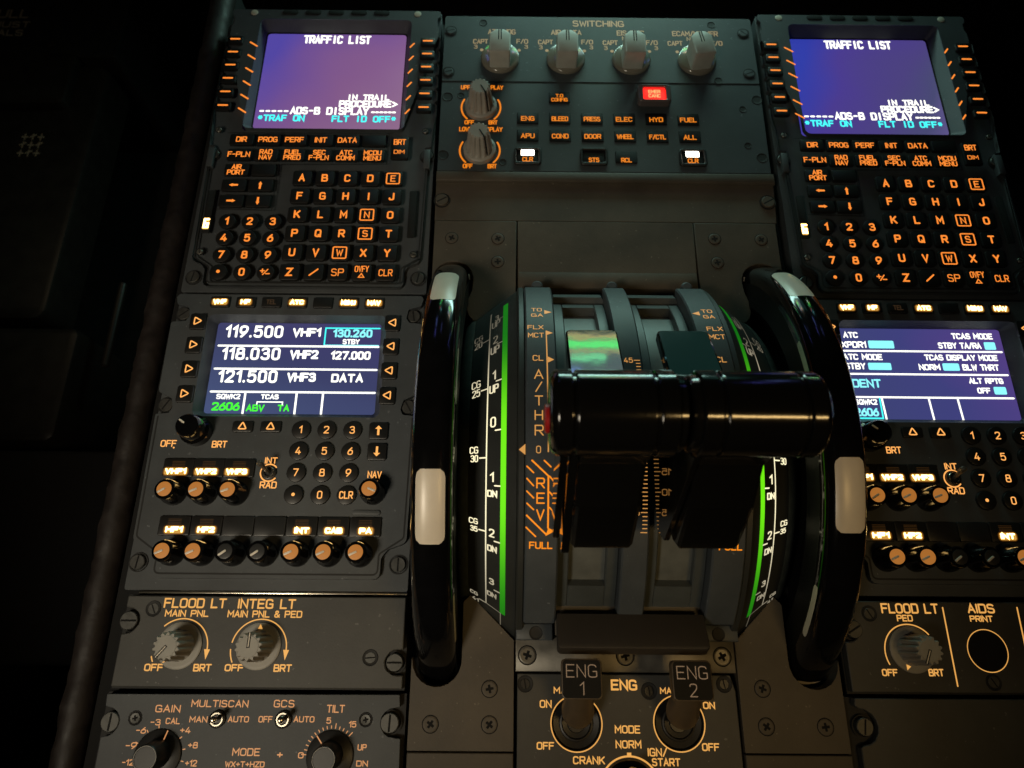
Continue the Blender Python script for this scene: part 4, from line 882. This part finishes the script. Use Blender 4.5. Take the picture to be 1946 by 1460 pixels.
for x0, x1, wx0, wx1 in ((23.5, 53.5, 29.3, 47.6), (66.5, 96.5, 72.4, 90.7)):
    mb = MB(); rr = 113.5; dp = 7
    sweep(mb, bandprof(x0, wx0, rr, .5, dp), -48.6, 46.5, 'recess_paint'); sweep(mb, bandprof(wx1, x1, rr, .5, dp), -48.6, 46.5, 'recess_paint')
    sweep(mb, bandprof(wx0 + .01, wx1 - .01, rr - .02, .3, dp), -48.6, -41.9, 'recess_paint', 6); sweep(mb, bandprof(wx0 + .01, wx1 - .01, rr - .02, .3, dp), 42.6, 46.5, 'recess_paint', 6)
    sweep(mb, bandprof(x0, x1, rr + 3.6, 1.2, 8), 46.5, 49.5, 'recess_paint', 5); make('lever_slot', mb, q)
    mb = MB(); sweep(mb, bandprof(wx0 - 3, wx1 + 3, 108.6, .3, 10), -50, 50, 'drum_metal'); make('drum', mb, q)
    mb = MB(); I = [cyl(x0, -48.6, 112.5), cyl(x1, -48.6, 112.5), (x1, -4, 12), (x0, -4, 12)]; mb.face([mb.av(p) for p in I][::-1], 'cover_paint'); make('kick_plate', mb, q)
for x in (15.5, 60, 104.5):
    mb = MB(); mb.lathe([(3.4, 0), (3.4, 3), (2.4, 4)], (x, 190.6, 11), 'quadrant_paint', 20); make('stud', mb, q)
# legends on the bands
bm_ = cylmap(lambda x: 121)
mb = MB()
def TA(s_, x0, a0, x1, a1, wd=.5, m='band_text'): text(mb, s_, x0, a0 * K, x1, a1 * K, wd, m, bm_, maxlen=2.0)
TA('TO', 11, 34.3, 16.8, 32.6); TA('GA', 10.9, 31.6, 17.3, 30.1); TA('FLX', 8.8, 26.6, 17.2, 25.0); TA('MCT', 9.0, 23.7, 17.3, 22.0); TA('CL', 11.2, 16.3, 16.6, 14.6)
TA('A', 11.8, 12.1, 16.4, 9.5, .58); TA('/', 12.3, 8.7, 15.8, 6.2, .58); TA('T', 12, 5.2, 16.1, 2.7, .58); TA('H', 11.9, 1.6, 16.0, -.8, .58); TA('R', 11.9, -1.9, 16.2, -4.4, .58); TA('0', 12.6, -6.7, 14.9, -8.4, .42)
def tria(P, m='band_text'): mb.face([mb.av(bm_(x, a * K, .04)) for x, a in P], m)
tria([(18.1, 31.4), (22.1, 32.3), (18.1, 33.3)]); tria([(18.4, 22.9), (22.0, 23.7), (18.4, 24.6)]); tria([(18.8, 14.1), (22.0, 15.0), (18.8, 15.9)]); tria([(4.4, -7.6), (7.5, -8.8), (7.5, -6.3)])
stroke(mb, [(18.5, 24.4 * K), (18.4, 6.8 * K), (18.4, -8 * K)], .6, 'band_text', bm_, maxlen=2)
TA('R', 12.7, -13.8, 16.8, -16.2, .66, 'rev_text'); TA('E', 12.8, -17.1, 16.8, -19.6, .66, 'rev_text'); TA('V', 12.8, -20.8, 16.7, -23.3, .66, 'rev_text'); TA('FULL', 9.6, -28.2, 20.7, -29.9, .62, 'rev_text')
def SR(P, wd=.7): stroke(mb, [(x, a * K) for x, a in P], wd, 'rev_text', bm_, maxlen=2, dz=.05)
SR([(10.7, -10), (18.4, -13.4), (18.4, -25.0)], .8); SR([(8.3, -22.2), (17.4, -26.4)], .8); tria([(17.2, -26.9), (21.7, -25.7), (18.6, -25.0)], 'rev_text')
for a, b in (((8.3, -11.3), (11.4, -12.7)), ((8.3, -14), (11.4, -15.6)), ((8.3, -16.8), (11.5, -18.3)), ((8.4, -19.5), (11.5, -20.9)), ((8.1, -24.9), (12.6, -27)), ((16.5, -10), (19.6, -11.4)), ((19, -13.5), (21.8, -15)), ((19, -17), (21.8, -18.4)), ((19, -20.4), (21.8, -21.8))): SR((a, b))
make('lettering', mb, q)
mb = MB()
TA('TO', 103.2, 34.3, 109.2, 32.6); TA('GA', 103.2, 31.6, 109.4, 30.1); TA('FLX', 102.8, 26.6, 111.2, 25); TA('MCT', 102.8, 23.7, 111.2, 22); TA('CL', 103.4, 16.3, 108.8, 14.6); TA('FULL', 99.4, -28.2, 110.5, -29.9, .62, 'rev_text')
tria([(97.9, 32.3), (101.9, 31.4), (101.9, 33.3)])
for k in range(46):
    a = -25.9 + 40.9 * k / 45; lg = k % 5 == 0
    stroke(mb, [(62.2 if lg else 63.0, a * K), (65.0, a * K)], .42, 'band_text', bm_, dz=.04)
for i, nme in enumerate(('0', '5', '10', '15', '20', '25', '30', '35', '40', '45')):
    a = -25.9 + 40.9 * i / 9
    if i: TA(nme, 61.4 - 2.2 * len(nme) , a + .75, 61.5, a - .75, .4)
make('lettering', mb, q)
# front lip, bracket and rear bar
mb = MB(); A = Vector((60, 6.4, 22.0)); B = Vector((60, -9.4, 29.0)); d = (B - A); L_ = d.length; d.normalize(); nrm = Vector((0, d.z, -d.y)); nrm = nrm if nrm.z > 0 else -nrm
P = roundpoly([(-36, 0), (36, 0), (36.4, L_, 2.5), (-36.4, L_, 2.5)], 4)
mb.xf = lambda p: A + Vector((p.x, 0, 0)) + d * p.y + nrm * p.z
mb.prism(P, -7, 0, 'hood_dark', .8, bottom=True); make('front_lip', mb, q)
mb = MB(); mb.box(3.9, -21.6, -10, 116.2, -4.6, 0.4, 'bracket_steel', .8); mb.prism([(3.9, -6.5), (22.6, -6.5), (22.6, 1.6), (3.9, 1.6)], -8, 9.6, 'quadrant_paint', 1.2); mb.prism([(97.4, -6.5), (116.2, -6.5), (116.2, 1.6), (97.4, 1.6)], -8, 9.6, 'quadrant_paint', 1.2)
br = make('bracket', mb, q)
for x in (10, 60, 109.6): cross_screw(q, x, -13.7, 4.3, .4, random.randint(0, 90), 'bracket_steel')
for x in (14, 106): hole(q, x, -3, 3.2, 9.6)
# trim scales: cones falling away from the quadrant, with the index bands
for sgn in (1, -1):
    X = (lambda x: x) if sgn > 0 else (lambda x: 120 - x)
    rf = lambda x: 111.5 - .7 * (abs(x - 60) - 63)
    mb = MB(); n = 60
    pr = [(-20.5, 80), (3.5, 96), (3.5, rf(3.5)), (-20.5, rf(-20.5))]
    mb.loops([[cyl(X(x), -62 + 124 * k / n, r) for x, r in pr][::sgn] for k in range(n + 1)], 'scale_face', True, True, True)
    ts = make('trim_scale', mb, q)
    cm = lambda x, v, dz=0.0, X=X: cyl(X(x), v / K, rf(X(x)) + .08 + dz)
    mb = MB(); mm = 'scale_green'; n = 60
    mb.loops([[cm(x, (-53 + 101 * k / n) * K, .05) for x in (-4.3, -1.6)] for k in range(n + 1)], mm, False)
    make('green_band', mb, ts)
    mb = MB()
    def TS(s_, x0, a0, x1, a1, wd=.5):
        wd = .56 if x0 < -14 else .74
        if sgn > 0: text(mb, s_, x0, a0 * K, x1, a1 * K, wd, 'scale_white', cm, maxlen=2)
        else:
            cm2 = lambda x, v, dz=0.0: cyl(x, v / K, rf(x) + .08 + dz); text(mb, s_, 120 - x1, a0 * K, 120 - x0, a1 * K, wd, 'scale_white', cm2, maxlen=2)
    for s_, x0, a0, x1, a1 in (('3', -9, 42.6, -6.7, 39), ('UP', -10.6, 38.8, -5.8, 35), ('2', -9.5, 30.2, -6.8, 26.8), ('UP', -10.7, 25.6, -5.8, 22.6), ('1', -9.2, 16.2, -7.4, 13.2), ('UP', -10.7, 11.6, -5.8, 9), ('0', -9.8, 2, -6.9, -.9),
            ('1', -9.6, -12.8, -7.6, -15.3), ('DN', -10.9, -17.4, -5.8, -19.2), ('2', -9.9, -27.6, -7, -29.9), ('DN', -10.8, -32.2, -5.8, -34), ('3', -9.9, -42.2, -7.2, -44.2), ('DN', -11, -46.9, -6, -48.6),
            ('CG', -20.2, 15, -15.4, 12.4), ('25', -19.8, 11.9, -15.5, 9.4), ('CG', -20.2, 35, -15.4, 32.2), ('20', -19.8, 31.6, -15.5, 28.6), ('CG', -20.2, -5.6, -15.7, -7.6), ('30', -19.7, -8, -15.7, -10), ('CG', -20.2, -25.7, -15.5, -27.4), ('35', -19.5, -28, -15.6, -29.6), ('CG', -20, -50, -15.8, -51.4), ('41', -19, -52.4, -15.4, -53.8)): TS(s_, x0, a0, x1, a1, .52)
    SW = lambda P, wd=.7: stroke(mb, [(x, a * K) for x, a in (P if sgn > 0 else P)], wd, 'scale_white', cm, maxlen=2.5, dz=.05)
    SW([(-11.4, 47), (-11.5, -52.2)], .6)
    for a in (39, 26.1, 12.5, -1.8, -16.2, -30.8, -45.7): SW([(-7.1, a), (-4.6, a)], .75)
    for a in (30.2, 11, -8.9, -28.7, -52.2): SW([(-14.9, a), (-11.6, a)], .75)
    SW([(-11.6, -52.2), (-4, -53)], .45); SW([(-4, -53), (-4, -58)], .45)
    make('lettering', mb, ts)
    mb = MB(); pr = [(-27.5, 70), (-20.7, 80), (-20.7, 99.4), (-23.2, 98.6), (-26.5, 95), (-27.5, 90)]
    mb.loops([[cyl(X(x), -60 + 120 * k / n, r) for x, r in pr][::sgn] for k in range(n + 1)], 'shell_black', True, True, True); make('wheel_housing', mb, q)

# ------------------------------------------------------------------ trim wheels
GRW = 'pitch trim wheels either side of the throttle quadrant'
wh = empty('trim_wheel', (-36, CY, CZ), 'glossy black trim wheel left of the throttle levers with white rim marks', 'trim wheel', GRW)
def rimsec(off=0.0):
    P = []
    for k in range(25):
        a = math.pi * k / 24; c = math.cos(a); s_ = math.sin(a)
        P.append((-36 - math.copysign(abs(c) ** .8, c) * (10.1 + off), 122 + off + 10 * s_ ** .75 if s_ > 0 else 122 + off))
    return P
SEC = [(-46.1, 108)] + rimsec() + [(-25.9, 108), (-31, 104), (-41, 104)]
mb = MB(); n = 120; mb.loops([[cyl(x, 360 * k / n, r) for x, r in rimsec()][::-1] for k in range(n + 1)], 'gloss_black', False)
mb.loops([[cyl(x, 360 * k / n, r) for x, r in [(-46.1, 122), (-46.1, 108), (-41, 104)]] for k in range(n + 1)], 'flank_black', False)
mb.loops([[cyl(x, 360 * k / n, r) for x, r in [(-31, 104), (-25.9, 108), (-25.9, 122)]] for k in range(n + 1)], 'flank_black', False); make('rim', mb, wh)
mb = MB(); mb.loops([[cyl(x, 360 * k / 60, r) for x, r in [(-41, 103.9), (-31, 103.9), (-33, 92), (-33, 30), (-39, 30), (-39, 92)]][::-1] for k in range(61)], 'flank_black', True); make('web', mb, wh)
def rim_at(u):                 # u in -1..1 across the rim, returns (x, r) just proud of the surface
    RS = rimsec(.12); t = (u + 1) / 2 * (len(RS) - 1); i = min(int(t), len(RS) - 2); f = t - i
    return (RS[i][0] * (1 - f) + RS[i + 1][0] * f, RS[i][1] * (1 - f) + RS[i + 1][1] * f)
def mark(ac, hal, u0, u1):
    mb = MB(); P = rrect(0, 0, 2, 2, .35, 6); nU = 10; nA = 22; uc, uh = (u0 + u1) / 2, (u1 - u0) / 2
    rows = []
    for i in range(nA + 1):
        v = -1 + 2 * i / nA; e = max(0, abs(v) - .72) / .28; lim = 1 - .42 * (1 - math.sqrt(max(0, 1 - e * e)))
        rows.append([cyl(*(lambda xr: (xr[0], ac + hal * v, xr[1]))(rim_at(uc + uh * lim * (-1 + 2 * k / nU)))) for k in range(nU + 1)])
    mb.loops([r_[::-1] for r_ in rows], 'white_mark', False); make('rim_mark', mb, wh)
for ac in (-76.6, -19.6, 37.4, 94): mark(ac, 7.5, -.41, .41)
for ac in (-47.6, 9.4, 66.4): mark(ac, 7.2, .80, .98); mark(ac, 7.2, -.98, -.80)
wh2 = copy_tree(wh); wh2.location.x = 156 * S; wh2.rotation_euler.x = R(-3.0)
tag(wh2, 'glossy black trim wheel right of the throttle levers with white rim marks')

# ------------------------------------------------------------------ thrust levers
GRT = 'thrust levers standing side by side in the quadrant'
def lathe_x(mb, prof, y, z, m, n=56):                     # prof (x, r)
    mb.loops([[(x, y + r * math.cos(2 * math.pi * k / n), z + r * math.sin(2 * math.pi * k / n)) for k in range(n)] for x, r in prof], m, True, True, True)
def lever(side):
    X = (lambda x: x) if side < 0 else (lambda x: 120 - x)
    t = empty('thrust_lever', (38 if side < 0 else 82, 60, 42), 'glossy black left thrust lever with a red button on its grip end' if side < 0 else 'glossy black right thrust lever with a warm light streak along its grip', 'thrust lever', GRT)
    prof = [(13.4, 10.5), (13.9, 12.8), (14.8, 14.2), (16.2, 15.0), (16.5, 15.0), (20.3, 15.0), (20.6, 15.0), (21.0, 14.8), (21.2, 14.0), (22.2, 14.0), (22.4, 14.8), (22.8, 15.0), (23.1, 15.0), (47.7, 15.0), (48.0, 15.0), (48.4, 14.8), (48.6, 14.0), (49.6, 14.0), (49.8, 14.8), (50.2, 15.0), (50.5, 15.0), (55.3, 15.0), (55.6, 15.0), (56.2, 14.6), (56.4, 13.6), (58.6, 13.4), (59.2, 12.6), (59.4, 10)]
    mb = MB(); pr = [(X(x), r) for x, r in prof]
    if side > 0: pr = pr[::-1]
    # ring order runs with x growing
    mb.loops([[(x, 70 + r * math.sin(2 * math.pi * k / 56), 148 + r * math.cos(2 * math.pi * k / 56)) for k in range(56)][::-1] for x, r in pr], 'lever_black', True, True, True)
    make('grip', mb, t, smooth=30)
    mb = MB(); xs = [13.5, 12.4, 12.0] if side < 0 else [106.5, 107.6, 108]
    rg = [[(x, 68 + r * math.sin(2 * math.pi * k / 28), 147 + r * math.cos(2 * math.pi * k / 28)) for k in range(28)] for x, r in zip(xs, (5.2, 5.2, 4.4))]
    mb.loops([r_ if side < 0 else r_[::-1] for r_ in rg], 'red_plastic', True, False, True); make('disconnect_button', mb, t)
    x0, x1 = (25.6, 50.8) if side < 0 else (69.2, 94.4)
    def yzprism(mb, P, x0, x1, m, ch=1.2):
        if area2(P) < 0: P = P[::-1]
        mb.xf = lambda p: Vector((p.z, p.x, p.y)); n = len(P)
        C_ = (sum(p[0] for p in P) / n, sum(p[1] for p in P) / n)
        Q = [(C_[0] + (x - C_[0]) * (1 - ch / 24), C_[1] + (y - C_[1]) * (1 - ch / 24)) for x, y in P]
        mb.loops([[(x, y, x0) for x, y in Q], [(x, y, x0 + ch) for x, y in P], [(x, y, x1 - ch) for x, y in P], [(x, y, x1) for x, y in Q]], m, True, True, True)
    mb = MB(); yzprism(mb, roundpoly([(30.5, 87, 3), (34, 80, 3), (56, 66, 4), (86, 84, 6), (86, 140, 4), (58, 140, 2), (57, 127, 2), (43.5, 111, 1.2)], 4), x0, x1, 'lever_black', 1.4); make('lever_body', mb, t, smooth=16)
    mb = MB(); yzprism(mb, [(60, 84), (78, 84), (88, 40), (84, 40)], (x0 + x1) / 2 - 6, (x0 + x1) / 2 + 6, 'dark_plastic', 1); make('arm', mb, t)
    if side < 0:
        lx = x0 - 8.0
        mb = MB(); yzprism(mb, roundpoly([(34, 84, 3), (44, 80, 3), (76, 118, 3), (76, 142, 3), (60, 140, 2)], 4), lx + .6, lx + 3.4, 'link_gloss', .3); make('link', mb, t, smooth=10)
        mb = MB(); yzprism(mb, roundpoly([(28, 82, 3), (38, 76, 3), (74, 116, 3), (72, 136, 3), (60, 134, 2)], 4), lx + 4.2, lx + 7.4, 'link_gloss', .3); make('link', mb, t, smooth=10)
    else:
        mb = MB(); yzprism(mb, roundpoly([(35, 76, 4), (41, 64, 4), (76, 66, 3), (80, 142, 3), (60, 140, 2)], 4), 66.7, 68.9, 'link_gloss', .2); make('link', mb, t, smooth=10)
    # reverse latch plate behind the grip: a slightly dished paddle falling away to the rear
    A = Vector(((x0 + x1) / 2 + (.1 if side < 0 else -.1), 103, 97.6)); d = Vector((0, 31.4, -18.8)); Ln = d.length; d.normalize(); nv = Vector((0, -d.z, d.y))
    mb = MB(); mb.xf = lambda p: A + Vector((p.x, 0, 0)) + d * p.y + nv * (p.z + .004 * (p.y - 18) ** 2 * -1 + .0035 * p.x * p.x * 0)
    mb2 = rrect(0, Ln / 2, 24.6, Ln, 3.0, 6); 
    xsn = [(-12.3 + 24.6 * i / 12) for i in range(13)]; ysn = [Ln * j / 16 for j in range(17)]
    mb.prism(mb2, -4.5, 0, 'paddle_black', .9, bottom=True); make('reverse_paddle', mb, t, smooth=14)
    mb = MB(); yzprism(mb, [(104, 96), (104, 88), (80, 110), (80, 140), (86, 140)], x0 + 4, x1 - 4, 'dark_plastic', 1); make('paddle_arm', mb, t)
    return t
lever(-1); lever(1)

# ------------------------------------------------------------------ engine panel and master levers
en = empty('engine_start_unit', (60, -60, -13), 'engine start panel lettered ENG, MODE NORM, CRANK and IGN/START in gold', 'engine panel')
mb = MB(); mb.plate([(4.6, -110), (115.8, -110), (115.2, -30), (113, -22.4), (4.9, -22.4)], [circle(34.4, -45, 12.0, 40), circle(85.5, -44.6, 12.0, 40)], -8, -.4, 'panel_paint'); make('faceplate', mb, en, bevel=.5)
fe = flat(-.4); mb = MB()
for s_, x0, y0, x1, y1, wd in (('ENG', 52.2, -24.8, 65.5, -29.9, .95), ('MASTER 1', 23.3, -28.5, 46, -31.6, .52), ('MASTER 2', 76.9, -28.4, 99, -31.4, .52), ('ON', 16.2, -34.5, 22.2, -38.1, .6), ('ON', 98, -34.8, 104, -38.1, .6), ('OFF', 14.6, -53.3, 23.2, -56.7, .6), ('OFF', 95.9, -53.3, 104.4, -56.8, .6),
        ('MODE', 53.3, -45.7, 65.9, -49.3, .6), ('NORM', 53.4, -52.3, 66.1, -55.9, .6), ('CRANK', 32.3, -59.4, 47.9, -62.9, .6), ('IGN/', 69, -55.6, 78.6, -59.3, .6), ('START', 70.8, -60, 84.7, -63.5, .6)): text(mb, s_, x0, y0, x1, y1, wd, 'gold_text', fe)
for x in (34.4, 85.5): stroke(mb, circle(x, -45 if x < 50 else -44.6, 12.7, 56), .55, 'gold_text', fe, True, dz=.05)
stroke(mb, arc_pts(59.8, -74.2, 14.9, 175, 5, 40), .85, 'gold_text', fe, dz=.05); poly(mb, [(58.8, -59.6), (60.9, -59.6), (60.9, -57.7), (58.8, -57.7)], -.28, 'gold_text')
make('lettering', mb, en)
for x, y in ((34.4, -45), (85.5, -44.6)):
    mb = MB(); mb.lathe([(12.0, -.5), (11.4, -2), (8.6, -2.6), (8.2, -1.6), (7.4, -1.4), (6.9, -2.4), (4.6, -2.8), (4.2, -2.0), (3.4, -2)], (x, y, 0), 'key_black', 40); make('lever_boot', mb, en)
mb = MB(); mb.lathe([(13.8, -.4), (13.6, 1.2), (12.6, 2.2), (10.8, 2.4), (10, 9), (9, 10)], (59.8, -74.2, 0), 'gloss_black', 44); k_ = make('mode_knob', mb, en)
mb = MB(); mb.prism(rrect(59.8, -74.2, 6, 24, 2.5), 9.5, 15, 'gloss_black', 1.2); make('grip', mb, k_); mb = MB(); stroke(mb, [(59.9, -63.2), (59.9, -69)], .8, 'white_mark', flat(15.05)); make('pointer', mb, k_)
for x, y in ((8.9, -27.2), (71.3, -30.1), (109.5, -26.7)): hole(en, x, y, 3.9, -.4); slot_screw(en, x, y, 2.6, -1, 100, 'key_black', top=.9)
def eng_lever(n_, x, y, xc, yc, zc, tiltx):
    t = empty('engine_lever', (x, y, -1), 'black square cap lever engraved ENG %d over its gold ring' % n_, 'engine lever', 'engine master levers in front of the quadrant')
    a = Vector((x, y, -1)); b = Vector((xc, yc - 1.5, zc - 3)); d = (b - a); L_ = d.length; qq = Vector((0, 0, 1)).rotation_difference(d.normalized())
    mb = MB(); mb.xf = lambda p: qq @ p + a
    mb.lathe([(2.2, 0), (2.3, 5), (2.6, 7), (6.6, 8.2), (7.6, 10.5), (7.9, 14), (7.2, 20), (6.2, L_)], (0, 0, 0), 'beige_stem', 36); make('stem', mb, t)
    q2 = Matrix.Rotation(R(-3), 3, 'X') @ Matrix.Rotation(R(tiltx), 3, 'Y')
    mb = MB(); mb.xf = lambda p: q2 @ p + Vector((xc, yc, zc))
    mb.prism(rrect(0, 0, 18.6, 17.2, 2.2, 6), -4.4, 0, 'beige_stem', .7, bottom=True); mb.prism(rrect(0, 0, 17.4, 16.0, 1.8, 6), 0.01, .12, 'cap_face', 0)
    ctext(mb, 'ENG', 0, 3.4, 14.2, 5.6, .42, 'eng_engraved', flat(.13)); ctext(mb, str(n_), 0, -4.0, 2.0 if n_ == 1 else 3.6, 5.6, .42, 'eng_engraved', flat(.13)); make('cap', mb, t)
eng_lever(1, 34.4, -45, 33.9, -22.3, 36, -2); eng_lever(2, 85.5, -44.6, 84.2, -22.6, 37.5, 2)
